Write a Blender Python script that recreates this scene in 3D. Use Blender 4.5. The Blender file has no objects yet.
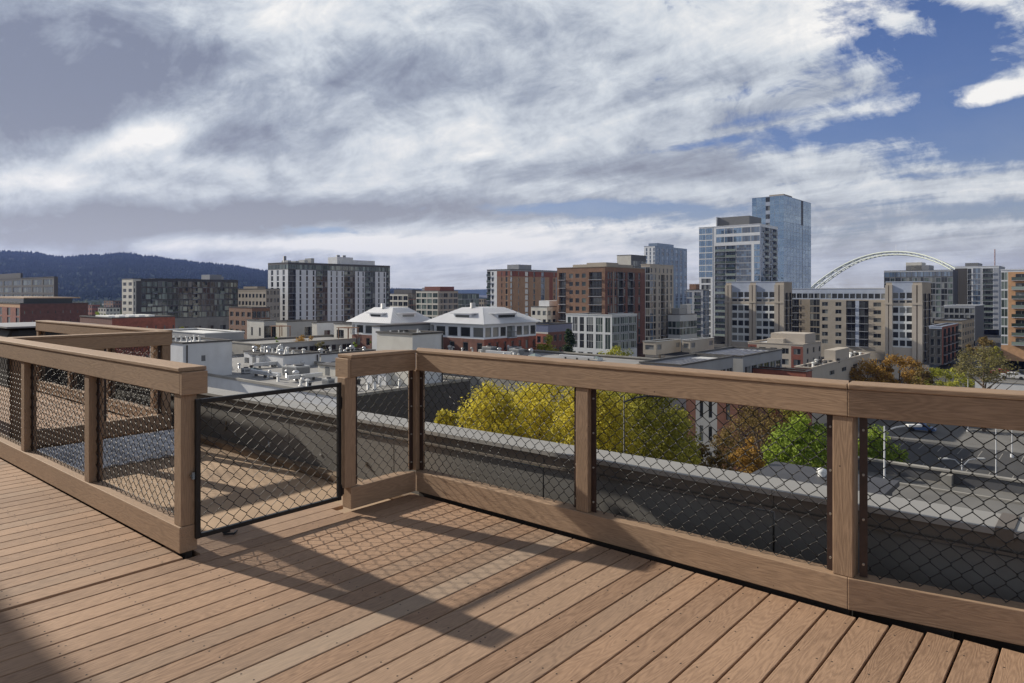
import bpy, bmesh, math, random
from mathutils import Vector, Matrix
R = math.radians
rnd = random.Random(7)
scn = bpy.context.scene
col = scn.collection
F = 700.0; HY = 292.0; EYE = 1.5; GZ = -24.0
ANG = -R(40.5)
CU, SU = math.cos(R(40.5)), math.sin(R(40.5))      # u = (CU,-SU)  v = (SU,CU)

# ------------------------------------------------------------------ materials
M = {}
def nodes_mat(name):
    m = bpy.data.materials.new(name); m.use_nodes = True
    nt = m.node_tree; p = nt.nodes['Principled BSDF']
    M[name] = m
    return m, nt, p
def mat(name, c, rough=.8, var=.12, scale=3.0, bump=0, metal=0, stretch=None, spec=.5, detail=5, dirt=None, rand=0):
    m, nt, p = nodes_mat(name)
    N, L = nt.nodes, nt.links
    tc = N.new('ShaderNodeTexCoord'); mp = N.new('ShaderNodeMapping')
    L.new(tc.outputs['Object'], mp.inputs['Vector'])
    if stretch: mp.inputs['Scale'].default_value = stretch
    no = N.new('ShaderNodeTexNoise'); no.inputs['Scale'].default_value = scale; no.inputs['Detail'].default_value = detail
    L.new(mp.outputs[0], no.inputs['Vector'])
    r = N.new('ShaderNodeValToRGB')
    r.color_ramp.elements[0].position = .3; r.color_ramp.elements[1].position = .7
    r.color_ramp.elements[0].color = [x*(1-var) for x in c] + [1]
    r.color_ramp.elements[1].color = [min(1, x*(1+var)) for x in c] + [1]
    L.new(no.outputs['Fac'], r.inputs[0])
    out = r.outputs[0]
    if dirt:
        n2 = N.new('ShaderNodeTexNoise'); n2.inputs['Scale'].default_value = dirt[1]; n2.inputs['Detail'].default_value = 6
        L.new(tc.outputs['Object'], n2.inputs['Vector'])
        r2 = N.new('ShaderNodeValToRGB'); r2.color_ramp.elements[0].position = .45; r2.color_ramp.elements[1].position = .68
        L.new(n2.outputs['Fac'], r2.inputs[0])
        mx = N.new('ShaderNodeMix'); mx.data_type = 'RGBA'
        mu = N.new('ShaderNodeMath'); mu.operation = 'MULTIPLY'; mu.inputs[1].default_value = dirt[2]
        L.new(r2.outputs[0], mu.inputs[0]); L.new(mu.outputs[0], mx.inputs['Factor'])
        L.new(out, mx.inputs['A']); mx.inputs['B'].default_value = list(dirt[0]) + [1]
        out = mx.outputs['Result']
    if rand:
        oi = N.new('ShaderNodeObjectInfo'); hs = N.new('ShaderNodeHueSaturation')
        mr = N.new('ShaderNodeMapRange'); mr.inputs[3].default_value = 1-rand; mr.inputs[4].default_value = 1+rand
        L.new(oi.outputs['Random'], mr.inputs[0]); L.new(mr.outputs[0], hs.inputs['Value']); L.new(out, hs.inputs['Color'])
        out = hs.outputs[0]
    L.new(out, p.inputs['Base Color'])
    p.inputs['Roughness'].default_value = rough; p.inputs['Metallic'].default_value = metal
    p.inputs['Specular IOR Level'].default_value = spec
    if bump:
        b = N.new('ShaderNodeBump'); b.inputs['Strength'].default_value = bump; b.inputs['Distance'].default_value = .02
        L.new(no.outputs['Fac'], b.inputs['Height']); L.new(b.outputs[0], p.inputs['Normal'])
    return m
def wood(name, c1, c2, axis):
    """composite board: cathedral grain lines along the board, speckle, per-board tone"""
    m, nt, p = nodes_mat(name); N, L = nt.nodes, nt.links
    tc = N.new('ShaderNodeTexCoord'); at = N.new('ShaderNodeAttribute'); at.attribute_name = 'tone'
    ad = N.new('ShaderNodeVectorMath'); ad.operation = 'ADD'
    sc = N.new('ShaderNodeVectorMath'); sc.operation = 'MULTIPLY'; sc.inputs[1].default_value = (13, 17, 11)
    L.new(at.outputs['Color'], sc.inputs[0]); L.new(tc.outputs['Object'], ad.inputs[0]); L.new(sc.outputs[0], ad.inputs[1])
    mp = N.new('ShaderNodeMapping')
    s = [9, 9, 9]; s[axis] = 1.1
    mp.inputs['Scale'].default_value = s
    L.new(ad.outputs[0], mp.inputs['Vector'])
    n0 = N.new('ShaderNodeTexNoise'); n0.inputs['Scale'].default_value = 1.0; n0.inputs['Detail'].default_value = 2
    L.new(mp.outputs[0], n0.inputs['Vector'])
    mu = N.new('ShaderNodeMath'); mu.operation = 'MULTIPLY'; mu.inputs[1].default_value = 26
    L.new(n0.outputs['Fac'], mu.inputs[0])
    fr = N.new('ShaderNodeMath'); fr.operation = 'SINE'; m2 = N.new('ShaderNodeMath'); m2.operation = 'MULTIPLY'; m2.inputs[1].default_value = 6.283
    L.new(mu.outputs[0], m2.inputs[0]); L.new(m2.outputs[0], fr.inputs[0])
    mp2 = N.new('ShaderNodeMapping'); s = [160, 160, 160]; s[axis] = 18; mp2.inputs['Scale'].default_value = s
    L.new(ad.outputs[0], mp2.inputs['Vector'])
    n1 = N.new('ShaderNodeTexNoise'); n1.inputs['Scale'].default_value = 1; n1.inputs['Detail'].default_value = 3; L.new(mp2.outputs[0], n1.inputs['Vector'])
    n2 = N.new('ShaderNodeTexNoise'); n2.inputs['Scale'].default_value = 1.3; n2.inputs['Detail'].default_value = 4; L.new(tc.outputs['Object'], n2.inputs['Vector'])
    def mth(op, a, b):
        x = N.new('ShaderNodeMath'); x.operation = op
        for i, q in enumerate((a, b)):
            if isinstance(q, (int, float)): x.inputs[i].default_value = q
            else: L.new(q, x.inputs[i])
        return x.outputs[0]
    g = mth('ADD', mth('MULTIPLY', fr.outputs[0], .085), mth('MULTIPLY', n1.outputs['Fac'], .55))
    sepc = N.new('ShaderNodeSeparateColor'); L.new(at.outputs['Color'], sepc.inputs[0])
    g2 = mth('ADD', g, mth('MULTIPLY', n2.outputs['Fac'], .45))
    g3 = mth('ADD', g2, mth('MULTIPLY', sepc.outputs[0], .22))
    r = N.new('ShaderNodeValToRGB'); r.color_ramp.elements[0].position = .3; r.color_ramp.elements[1].position = 1.2 if False else 1.0
    r.color_ramp.elements[0].color = list(c1)+[1]; r.color_ramp.elements[1].color = list(c2)+[1]
    L.new(mth('ADD', g3, .165), r.inputs[0])
    mx = N.new('ShaderNodeMix'); mx.data_type = 'RGBA'; mx.inputs['B'].default_value = (.36, .31, .245, 1)
    L.new(sepc.outputs[1], mx.inputs['Factor']); L.new(r.outputs[0], mx.inputs['A'])
    # small dark specks
    v = N.new('ShaderNodeTexVoronoi'); v.inputs['Scale'].default_value = 7; L.new(ad.outputs[0], v.inputs['Vector'])
    lt = mth('LESS_THAN', v.outputs['Distance'], .035)
    mx2 = N.new('ShaderNodeMix'); mx2.data_type = 'RGBA'; mx2.inputs['B'].default_value = (.03, .022, .016, 1)
    L.new(mth('MULTIPLY', lt, .75), mx2.inputs['Factor']); L.new(mx.outputs['Result'], mx2.inputs['A'])
    L.new(mx2.outputs['Result'], p.inputs['Base Color'])
    p.inputs['Roughness'].default_value = .72; p.inputs['Specular IOR Level'].default_value = .3
    b = N.new('ShaderNodeBump'); b.inputs['Strength'].default_value = .35; b.inputs['Distance'].default_value = .004
    L.new(g, b.inputs['Height']); L.new(b.outputs[0], p.inputs['Normal'])
    return m
wood('deck_wood', (.13, .076, .047), (.42, .27, .173), 1)
wood('rail_wood', (.15, .092, .055), (.39, .258, .163), 0)
wood('rail_wood_side', (.15, .092, .055), (.39, .258, .163), 1)
wood('post_wood', (.15, .092, .055), (.38, .25, .157), 2)
mat('steel_strip', (.035, .018, .014), .5, .2, 30)
mat('black_metal', (.012, .012, .013), .45, .2, 40)
mat('black_wire', (.014, .013, .012), .4, .2, 40)
mat('screw', (.35, .34, .32), .35, .1, 40, metal=.8)
mat('terrace_membrane', (.42, .295, .19), .9, .12, 1.2, .3, dirt=((.26, .18, .12), 2.2, .5))
mat('terrace_curb', (.20, .14, .09), .85, .15, 4)
mat('corrugated', (.80, .82, .85), .4, .15, 3, metal=.1, dirt=((.2, .2, .22), 5, .4))
mat('parapet_panel', (.185, .178, .165), .7, .07, .9, dirt=((.12, .115, .105), 1.5, .5), spec=.25)
mat('parapet_cap', (.29, .285, .27), .6, .06, 2, dirt=((.28, .27, .25), 4, .5))
mat('parapet_lip', (.13, .112, .094), .6, .1, 2)
mat('black_membrane', (.02, .021, .024), .6, .2, 3)
mat('dark_joist', (.03, .022, .017), .8, .2, 5)
mat('asphalt', (.058, .057, .056), .9, .25, .15, dirt=((.035, .035, .036), .04, .7))
mat('asphalt_light', (.16, .155, .145), .9, .15, .2, dirt=((.09, .088, .082), .12, .6))
mat('concrete', (.30, .285, .255), .85, .12, .5, dirt=((.2, .19, .17), .3, .6))
mat('white_paint', (.72, .72, .70), .7, .05, 2)
mat('white_roof', (.60, .60, .59), .8, .08, .3, dirt=((.38, .37, .35), .5, .6))
mat('grey_roof', (.27, .265, .255), .85, .12, .25, dirt=((.17, .165, .16), .35, .7))
mat('dark_roof', (.10, .10, .105), .85, .2, .4)
mat('metal_roof', (.62, .63, .65), .5, .05, .5, metal=.15)
mat('stucco_white', (.66, .67, .68), .85, .05, .4, dirt=((.5, .5, .5), .5, .4))
mat('stucco_cream', (.62, .60, .54), .85, .06, .4, dirt=((.48, .45, .4), .5, .4))
mat('stucco_grey', (.33, .335, .34), .85, .08, .4)
mat('flashing', (.07, .065, .06), .6, .1, 2)
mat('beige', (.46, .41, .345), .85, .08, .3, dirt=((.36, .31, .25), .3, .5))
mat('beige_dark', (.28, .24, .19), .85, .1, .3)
mat('tan', (.37, .33, .275), .85, .1, .3)
mat('brick_red', (.30, .10, .065), .9, .22, 1.3, dirt=((.12, .05, .04), .4, .5))
mat('brick_brown', (.23, .135, .088), .9, .16, 1.0, dirt=((.19, .11, .08), .3, .5))
mat('brick_orange', (.56, .33, .18), .9, .12, 1.0)
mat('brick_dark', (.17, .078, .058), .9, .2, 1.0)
mat('brick_tan', (.34, .22, .14), .9, .12, .6)
mat('red_panel', (.20, .065, .045), .8, .12, .5)
mat('metal_grey', (.23, .24, .26), .6, .1, .5)
mat('metal_white', (.70, .72, .75), .5, .06, .4)
mat('tower_blue', (.17, .23, .33), .4, .08, .4)
mat('panel_blue', (.40, .45, .55), .5, .08, .4)
mat('slab_grey', (.36, .38, .42), .7, .08, .4)
mat('dark_panel', (.055, .055, .06), .6, .15, .5)
mat('louver', (.16, .165, .17), .6, .1, 3)
mat('solar', (.16, .18, .27), .3, .2, 3, spec=.8)
mat('frame_white', (.62, .64, .64), .6, .05, 1)
mat('frame_grey', (.22, .24, .25), .5, .1, 1)
mat('frame_dark', (.05, .05, .052), .5, .1, 1)
mat('bark', (.10, .075, .055), .95, .25, 3, .4)
mat('bridge_paint', (.46, .50, .44), .6, .05, .05)
mat('galvanised', (.55, .56, .57), .4, .08, 6, metal=.5)
mat('vent_white', (.62, .62, .60), .5, .1, 4, rand=.25)
mat('unit_grey', (.38, .39, .39), .5, .1, 3, rand=.25)
mat('car_white', (.6, .6, .6), .3, .03, 2); mat('car_dark', (.03, .032, .04), .25, .03, 2); mat('car_red', (.28, .03, .03), .25, .03, 2)
mat('car_blue', (.08, .14, .3), .25, .03, 2)
mat('rubber', (.02, .02, .02), .9, .1, 10)
mat('grass', (.07, .10, .03), .95, .3, .5)
mat('hill_ground', (.016, .030, .014), 1, .35, .01, spec=.02)
mat('conifer_leaf', (.014, .028, .014), 1, .35, .012, detail=8, spec=.02)
mat('far_wood_leaf', (.10, .12, .045), .95, .4, .02, detail=8)
def glass(name, dark, light, share=.35, rough=.08, ior=1.6):
    m, nt, p = nodes_mat(name); N, L = nt.nodes, nt.links
    oi = N.new('ShaderNodeObjectInfo'); geo = N.new('ShaderNodeTexCoord')
    wn = N.new('ShaderNodeTexWhiteNoise'); wn.noise_dimensions = '4D'
    at = N.new('ShaderNodeAttribute'); at.attribute_name = 'tone'
    L.new(at.outputs['Color'], wn.inputs['Vector']); L.new(oi.outputs['Random'], wn.inputs['W'])
    r = N.new('ShaderNodeValToRGB'); r.color_ramp.elements[0].position = 1-share; r.color_ramp.elements[1].position = 1
    r.color_ramp.elements[0].color = list(dark)+[1]; r.color_ramp.elements[1].color = list(light)+[1]
    L.new(wn.outputs['Value'], r.inputs[0]); L.new(r.outputs[0], p.inputs['Base Color'])
    p.inputs['Roughness'].default_value = rough; p.inputs['IOR'].default_value = ior
    return m
glass('glass_dark', (.022, .025, .028), (.26, .27, .26), .38)
glass('glass_green', (.035, .055, .048), (.30, .36, .32), .6, ior=1.7)
glass('glass_blue', (.035, .055, .10), (.16, .24, .36), .6, .06, 2.2)
m_, nt_, p_ = nodes_mat('glass_sky')
p_.inputs['Base Color'].default_value = (.30, .39, .48, 1); p_.inputs['Metallic'].default_value = .8; p_.inputs['Roughness'].default_value = .06
N_, L_n = nt_.nodes, nt_.links
at_ = N_.new('ShaderNodeAttribute'); at_.attribute_name = 'tone'; oi_ = N_.new('ShaderNodeObjectInfo'); wn_ = N_.new('ShaderNodeTexWhiteNoise'); wn_.noise_dimensions = '4D'
L_n.new(at_.outputs['Color'], wn_.inputs['Vector']); L_n.new(oi_.outputs['Random'], wn_.inputs['W'])
rp_ = N_.new('ShaderNodeValToRGB'); rp_.color_ramp.elements[0].color = (.20, .28, .38, 1); rp_.color_ramp.elements[1].color = (.31, .40, .49, 1); L_n.new(wn_.outputs['Value'], rp_.inputs[0]); L_n.new(rp_.outputs[0], p_.inputs['Base Color'])
tc_ = N_.new('ShaderNodeTexCoord'); nn_ = N_.new('ShaderNodeTexNoise'); nn_.inputs['Scale'].default_value = .35; L_n.new(tc_.outputs['Object'], nn_.inputs['Vector'])
bb_ = N_.new('ShaderNodeBump'); bb_.inputs['Strength'].default_value = .3; bb_.inputs['Distance'].default_value = .25; L_n.new(nn_.outputs['Fac'], bb_.inputs['Height']); L_n.new(bb_.outputs[0], p_.inputs['Normal'])
def leafmat(name, c, c2, back=.35):
    m, nt, p = nodes_mat(name); N, L = nt.nodes, nt.links
    at = N.new('ShaderNodeAttribute'); at.attribute_name = 'tone'
    mx = N.new('ShaderNodeMix'); mx.data_type = 'RGBA'; mx.inputs['A'].default_value = list(c)+[1]; mx.inputs['B'].default_value = list(c2)+[1]
    sp = N.new('ShaderNodeSeparateColor'); L.new(at.outputs['Color'], sp.inputs[0]); L.new(sp.outputs[0], mx.inputs['Factor'])
    L.new(mx.outputs['Result'], p.inputs['Base Color']); p.inputs['Roughness'].default_value = .7; p.inputs['Specular IOR Level'].default_value = .25
    tr = N.new('ShaderNodeBsdfTranslucent'); L.new(mx.outputs['Result'], tr.inputs['Color'])
    ms = N.new('ShaderNodeMixShader'); ms.inputs[0].default_value = back
    L.new(p.outputs[0], ms.inputs[1]); L.new(tr.outputs[0], ms.inputs[2]); L.new(ms.outputs[0], N['Material Output'].inputs['Surface'])
leafmat('leaf_yellow', (.36, .31, .03), (.76, .65, .09), .45)
leafmat('leaf_olive', (.20, .20, .03), (.50, .46, .08), .42)
leafmat('leaf_green', (.13, .20, .025), (.40, .50, .07), .42)
leafmat('leaf_bright', (.22, .24, .03), (.46, .45, .07))
leafmat('leaf_orange', (.22, .13, .03), (.50, .29, .06), .4)
leafmat('leaf_rust', (.13, .09, .03), (.27, .19, .06))
leafmat('leaf_khaki', (.13, .115, .045), (.26, .23, .09))
leafmat('leaf_conifer', (.018, .04, .02), (.05, .09, .035))
leafmat('leaf_red', (.12, .02, .02), (.3, .04, .04))

# ------------------------------------------------------------------ mesh collector
class MB:
    def __init__(s): s.v = []; s.f = []; s.m = []; s.t = []; s.sm = []
    def q(s, pts, mi=0, tone=None, smooth=False):
        n = len(s.v); s.v += [tuple(p) for p in pts]; s.f.append(tuple(range(n, n+len(pts)))); s.m.append(mi)
        s.t.append(tone); s.sm.append(smooth)
    def box(s, x0, x1, y0, y1, z0, z1, mi=0, tone=None, skip=''):
        a = [(x0,y0,z0),(x1,y0,z0),(x1,y1,z0),(x0,y1,z0),(x0,y0,z1),(x1,y0,z1),(x1,y1,z1),(x0,y1,z1)]
        for k, ix in (('b',(0,3,2,1)),('t',(4,5,6,7)),('f',(0,1,5,4)),('r',(1,2,6,5)),('k',(2,3,7,6)),('l',(3,0,4,7))):
            if k not in skip: s.q([a[i] for i in ix], mi, tone)
    def bbox(s, x0, x1, y0, y1, z0, z1, r=.004, mi=0, tone=None):
        """box with chamfered edges"""
        bm = bmesh.new(); bmesh.ops.create_cube(bm, size=1)
        for v in bm.verts: v.co = Vector((x0+(v.co.x+.5)*(x1-x0), y0+(v.co.y+.5)*(y1-y0), z0+(v.co.z+.5)*(z1-z0)))
        bmesh.ops.bevel(bm, geom=bm.edges[:], offset=r, segments=2, affect='EDGES', profile=.5)
        for f in bm.faces: s.q([v.co[:] for v in f.verts], mi, tone)
        bm.free()
    def tube(s, pts, r, n=5, mi=0, cap=True, tone=None, smooth=True):
        pts = [Vector(p) for p in pts]; rr = r if isinstance(r, (list, tuple)) else [r]*len(pts)
        rings = []
        up = Vector((0, 0, 1))
        for i, p in enumerate(pts):
            d = (pts[min(i+1, len(pts)-1)] - pts[max(i-1, 0)])
            d = d.normalized() if d.length > 1e-9 else up
            a = d.cross(up if abs(d.z) < .95 else Vector((1, 0, 0))).normalized(); b = d.cross(a)
            base = len(s.v)
            for k in range(n):
                t = 2*math.pi*k/n
                s.v.append(tuple(p + a*math.cos(t)*rr[i] + b*math.sin(t)*rr[i]))
            rings.append(base)
        for i in range(len(rings)-1):
            for k in range(n):
                s.f.append((rings[i]+k, rings[i]+(k+1) % n, rings[i+1]+(k+1) % n, rings[i+1]+k)); s.m.append(mi); s.t.append(tone); s.sm.append(smooth)
        if cap:
            for b in (rings[0], rings[-1]):
                s.f.append(tuple(b+k for k in range(n))); s.m.append(mi); s.t.append(tone); s.sm.append(False)
    def cyl(s, x, y, z0, z1, r, r1=None, n=10, mi=0): s.tube([(x, y, z0), (x, y, z1)], [r, r1 if r1 is not None else r], n, mi)
    def mesh(s, name, mats):
        me = bpy.data.meshes.new(name); me.from_pydata(s.v, [], s.f)
        for m in mats: me.materials.append(M[m])
        me.polygons.foreach_set('material_index', s.m)
        me.polygons.foreach_set('use_smooth', s.sm)
        if any(t is not None for t in s.t):
            a = me.attributes.new('tone', 'FLOAT_COLOR', 'FACE')
            fl = []
            for t in s.t: fl += (list(t)+[1]) if t is not None else [.5, 0, 0, 1]
            a.data.foreach_set('color', fl)
        me.update(); return me
    def build(s, name, mats, parent=None, loc=(0, 0, 0), rot=0):
        if isinstance(mats, str): mats = [mats]
        return ob(name, s.mesh(name, mats), parent, loc, rot)
def ob(name, data, parent=None, loc=(0, 0, 0), rot=0):
    o = bpy.data.objects.new(name, data); col.objects.link(o)
    o.location = loc; o.rotation_euler = (0, 0, rot)
    if parent: o.parent = parent
    return o
def tag(o, label, cat, group=None):
    o['label'] = label; o['category'] = cat
    if group: o['group'] = group
    return o
def kind(o, k): o['kind'] = k; return o
def thing(name, label, cat, loc=(0, 0, 0), rot=ANG, group=None): return tag(ob(name, None, None, loc, rot), label, cat, group)
def dup(o, loc, label=None, parent=None, rot=None):
    c = o.copy(); col.objects.link(c)
    if parent is None: c.location = loc
    else: c.parent = parent
    if label: c['label'] = label
    if rot is not None: c.rotation_euler[2] = rot
    for ch in list(o.children): dup(ch, None, None, c)
    return c
def W(px, Y, z=0): return Vector(((px-512)/F*Y, Y, z))
def WP(px, py, z):                       # world point at height z seen at that direction
    Y = (EYE-z)*F/(py-HY); return Vector(((px-512)/F*Y, Y, z))
def zat(py, Y): return EYE-(py-HY)/F*Y
def ab(p): return (p.x*CU-p.y*SU, p.x*SU+p.y*CU)
def wab(a, b, z=0): return Vector((a*CU+b*SU, -a*SU+b*CU, z))
def tone(g=0): return (rnd.random(), g, rnd.random())

# ================================================================== ROOFTOP DECK (local frame: x=u, y=v)
PITCH = .1335; GAP = .0095
mb = MB(); mj = MB(); ms = MB()
k = 0
x = -3.955
deck_end = 3.483
def board(x0, y0, y1, tn):
    mb.bbox(x0+GAP/2, x0+PITCH-GAP/2, y0, y1, -.025, 0, .0025, 0, tn)
i = 0
while x < 3.2:
    g = 0
    if i in (10,): g = .42
    elif rnd.random() < .12: g = .14
    if x > -.95: end = deck_end + (x+.95)*math.tan(R(10))
    else: end = deck_end
    board(x, -3.6, end, (rnd.random(), g, rnd.random()))
    for yy in (-3, -2.6, -2.2, -1.8, -1.4, -1.0, -.6, -.2, .2, .6, 1.0, 1.4, 1.8, 2.2, 2.6, 3.0, 3.4):
        for dx in (.03, PITCH-.03):
            ms.cyl(x+dx+rnd.uniform(-.005, .005), yy+rnd.uniform(-.012, .012), -.001, .0006, .0042, n=6)
    x += PITCH; i += 1
x = -3.955-.022
while x > -14:
    x -= PITCH
    board(x, -3.6, 1.80, (rnd.random(), .12 if rnd.random() < .15 else 0, rnd.random()))
    for yy in (-1.4, -1.0, -.6, -.2, .2, .6, 1.0, 1.4, 1.7):
        for dx in (.03, PITCH-.03):
            ms.cyl(x+dx+rnd.uniform(-.005, .005), yy+rnd.uniform(-.012, .012), -.001, .0006, .0042, n=6)
deck = kind(mb.build('deck', 'deck_wood', None, (0, 0, 0), ANG), 'structure')
kind(ms.build('deck_screws', 'dark_joist', None, (0, 0, 0), ANG), 'structure')
# joists under the boards and skirt of the deck
for yy in [-3.5+.4*n for n in range(18)]:
    mj.box(-3.94, 3.2, yy, yy+.04, -.165, -.027)
for yy in [-3.5+.4*n for n in range(13)]:
    mj.box(-14, -3.98, yy, yy+.04, -.165, -.027)
mj.box(-3.97, 3.2, 3.33, 3.37, -.165, -.027)
kind(mj.build('deck_joists', 'dark_joist', None, (0, 0, 0), ANG), 'structure')
mf = MB()
mf.box(-3.97, -3.935, 1.83, 3.42, -.235, -.03, 0, (.8, 0, .2)); pass
mf.box(-14, -4.1, 1.80, 1.83, -.235, -.03, 0, (.3, 0, .2))
kind(mf.build('deck_fascia', 'rail_wood', None, (0, 0, 0), ANG), 'structure')
mf = MB(); mf.bbox(-4.105, -3.968, 1.895, 2.88, -.03, -.003, .003, 0, (.95, .1, .3)); mf.bbox(-4.245, -4.109, 1.70, 2.98, -.03, -.003, .003, 0, (1, .15, .6)); mf.box(-4.235, -3.98, 1.9, 2.9, -.236, -.031, 0, (.4, 0, 0))
kind(mf.build('step', 'deck_wood', None, (0, 0, 0), ANG), 'structure')
mf = MB(); mf.box(-3.93, -.93, 3.53, 3.57, -.235, .0175); mf.box(-13.9, -4.02, 1.83, 1.87, -.235, .0175); mf.box(-3.97, -.93, 3.476, 3.50, -.235, -.03)  # dark strips added to blacken the gap under the bottom boards as shade
for q in range(8):
    x0 = -.93+q*.4; mf.box(x0+.001, x0+.399, 3.55+(q*.4+.2)*.176, 3.58+(q*.4+.2)*.176, -.235, .0175)
kind(mf.build('gap_shade_strip', 'dark_joist', None, (0, 0, 0), ANG), 'structure')
# second deck beyond the sunken terrace
mb = MB(); x = -7.93
while x > -16:
    x -= PITCH; board(x, 1.83, 3.5, (rnd.random(), 0, rnd.random()))
mb.box(-7.93, -7.90, 1.83, 3.5, -.235, -.03, 0, (.4, 0, .1))
kind(mb.build('deck_beyond', 'deck_wood', None, (0, 0, 0), ANG), 'structure')
# roof slab of our building, membrane floor
mb = MB()
mb.box(-22, 6, -8, 4.2, -.6, -.24)
kind(mb.build('terrace_floor', 'terrace_membrane', None, (0, 0, 0), ANG), 'structure')
# own building body
bl = thing('apartment_building', 'building carrying the wooden roof deck, only its roof edge in view', 'building', (0, 0, 0))
mb = MB(); mb.box(-22, 6, -8, 4.25, GZ, -.62); mb.build('wall', 'brick_brown', bl)
# parapet at b=3.9
pw = thing('parapet_wall', 'low grey panelled parapet wall with pale metal cap beyond the deck', 'wall', (0, 0, 0))
def ptop(a): return .33 + (a+8)*.0115
mb = MB(); ml = MB(); mc = MB(); mk = MB(); msw = MB()
A0 = -16.0; seam = 1.62; a = A0
n = 0
while a < 6:
    a1 = a+seam
    zt0, zt1 = ptop(a), ptop(a1)
    g = .006
    mb.box(a+g, a1-g, 3.90, 3.92, -.235, zt0-.115)
    # lip
    z0, z1 = zt0-.115, zt1-.115
    for (y0, y1, h0, h1, B) in ((3.878, 3.93, 0, .014, ml), (3.905, 3.94, .0145, .085, ml), (3.876, 4.15, .086, .115, mc)):
        p = [(a, y0, z0+h0), (a1-.004, y0, z1+h0), (a1-.004, y1, z1+h0), (a, y1, z0+h0), (a, y0, z0+h1), (a1-.004, y0, z1+h1), (a1-.004, y1, z1+h1), (a, y1, z0+h1)]
        for ix in ((0,3,2,1),(4,5,6,7),(0,1,5,4),(1,2,6,5),(2,3,7,6),(3,0,4,7)): B.q([p[j] for j in ix])
    for sx in (a+.35, a+.55, a+1.25):
        msw.cyl(0, 0, 0, 0, 0) if False else None
        msw.tube([(sx, 3.899, -.05+rnd.uniform(-.06, .1)), (sx+.001, 3.89, -.05)], .012, 8)
    a = a1; n += 1
mk.box(A0, 6, 3.925, 4.13, -.55, .19); mk.build('core', 'parapet_panel', pw)
mb.build('panel', 'parapet_panel', pw); ml.build('lip', 'parapet_lip', pw); mc.build('coping', 'parapet_cap', pw); msw.build('fixings', 'screw', pw)
cb = MB(); cb.bbox(-16, 6, 3.80, 3.897, -.238, -.17, .01); cb.build('base_curb', 'terrace_curb', pw)
# coping joint cover
jc = MB(); jc.box(-.40, -.33, 3.87, 4.155, ptop(-.36)-.05, ptop(-.36)+.006); jc.build('joint_cover', 'parapet_lip', pw)

# corrugated plate under the side railing
mb = MB(); nr = 110; nc = 30
def cz(i, j):
    t = i/nr; return (-7.84+.33*t+.012*math.sin(t*44), 1.86+1.6*j/nc, -.03-.185*t+.030*math.sin(t*44)+.012*math.sin(j*1.9+i*.2)*math.cos(t*44))
for i in range(nr):
    for j in range(nc): mb.q([cz(i, j), cz(i, j+1), cz(i+1, j+1), cz(i+1, j)], 0, None, True)
cp = mb.build('corrugated_sheet', 'corrugated', None, (0, 0, 0), ANG)
tag(cp, 'sloping blue-grey corrugated sheet at the foot of the side railing', 'metal sheet')

# ------------------------------------------------------------------ railings
def wire_panel(w, h, dw=.079, dh=.081, r=.0023):
    """woven chain link in local x (0..w), z (0..h)"""
    m = MB(); nx = max(2, round(w/(dw/2))); nz = max(2, round(h/(dh/2))); sx = w/nx; sz = h/nz
    for k in range(nx):
        pts = []
        for j in range(nz+1):
            right = (j+k) % 2
            x = (k + (1 if right else 0))*sx
            d = .0022 if right else -.0022
            x += (.0022 if right else -.0022)
            if 0 < j < nz:
                pts.append((min(w, max(0, x)), d*1.0, j*sz-.004)); pts.append((min(w, max(0, x)), -d, j*sz+.004))
            else: pts.append((min(w, max(0, x)), d, j*sz))
        m.tube(pts, r, 4, 0, False)
    return m.mesh('mesh_panel', ['black_wire'])
WIRES = {}
def panel(parent, p0, p1, z0, z1):
    """p0,p1 local 2D; each panel with its own steel strips"""
    p0 = Vector(p0); p1 = Vector(p1); d = p1-p0; w = d.length; ang = math.atan2(d.y, d.x)
    key = (round(w, 2), round(z1-z0, 2))
    if key not in WIRES: WIRES[key] = wire_panel(w, z1-z0)
    o = ob('mesh_panel', WIRES[key], parent, (p0.x, p0.y, z0), ang)
    return o
def strips(parent, p0, p1, z0, z1):
    p0 = Vector(p0); p1 = Vector(p1); d = (p1-p0).normalized(); ang = math.atan2(d.y, d.x)
    for p, s in ((p0, 1), (p1, -1)):
        m = MB(); xx = sorted((0, s*.034)); m.box(xx[0], xx[1], -.011, -.005, 0, z1-z0)
        for k in range(4):
            z = .06+k*(z1-z0-.12)/3; m.tube([(s*.017, -.011, z), (s*.017, -.018, z)], .006, 6, 1)
        m.build('steel_strip', ['steel_strip', 'screw'], parent, (p.x, p.y, z0), ang)
def post(parent, x, y, z0=.16, z1=.93, w=.09, dy=.09):
    m = MB(); m.bbox(x-w/2, x+w/2, y-dy/2, y+dy/2, z0, z1, .004, 0, tone(.1)); return m.build('post', 'post_wood', parent)
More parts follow.
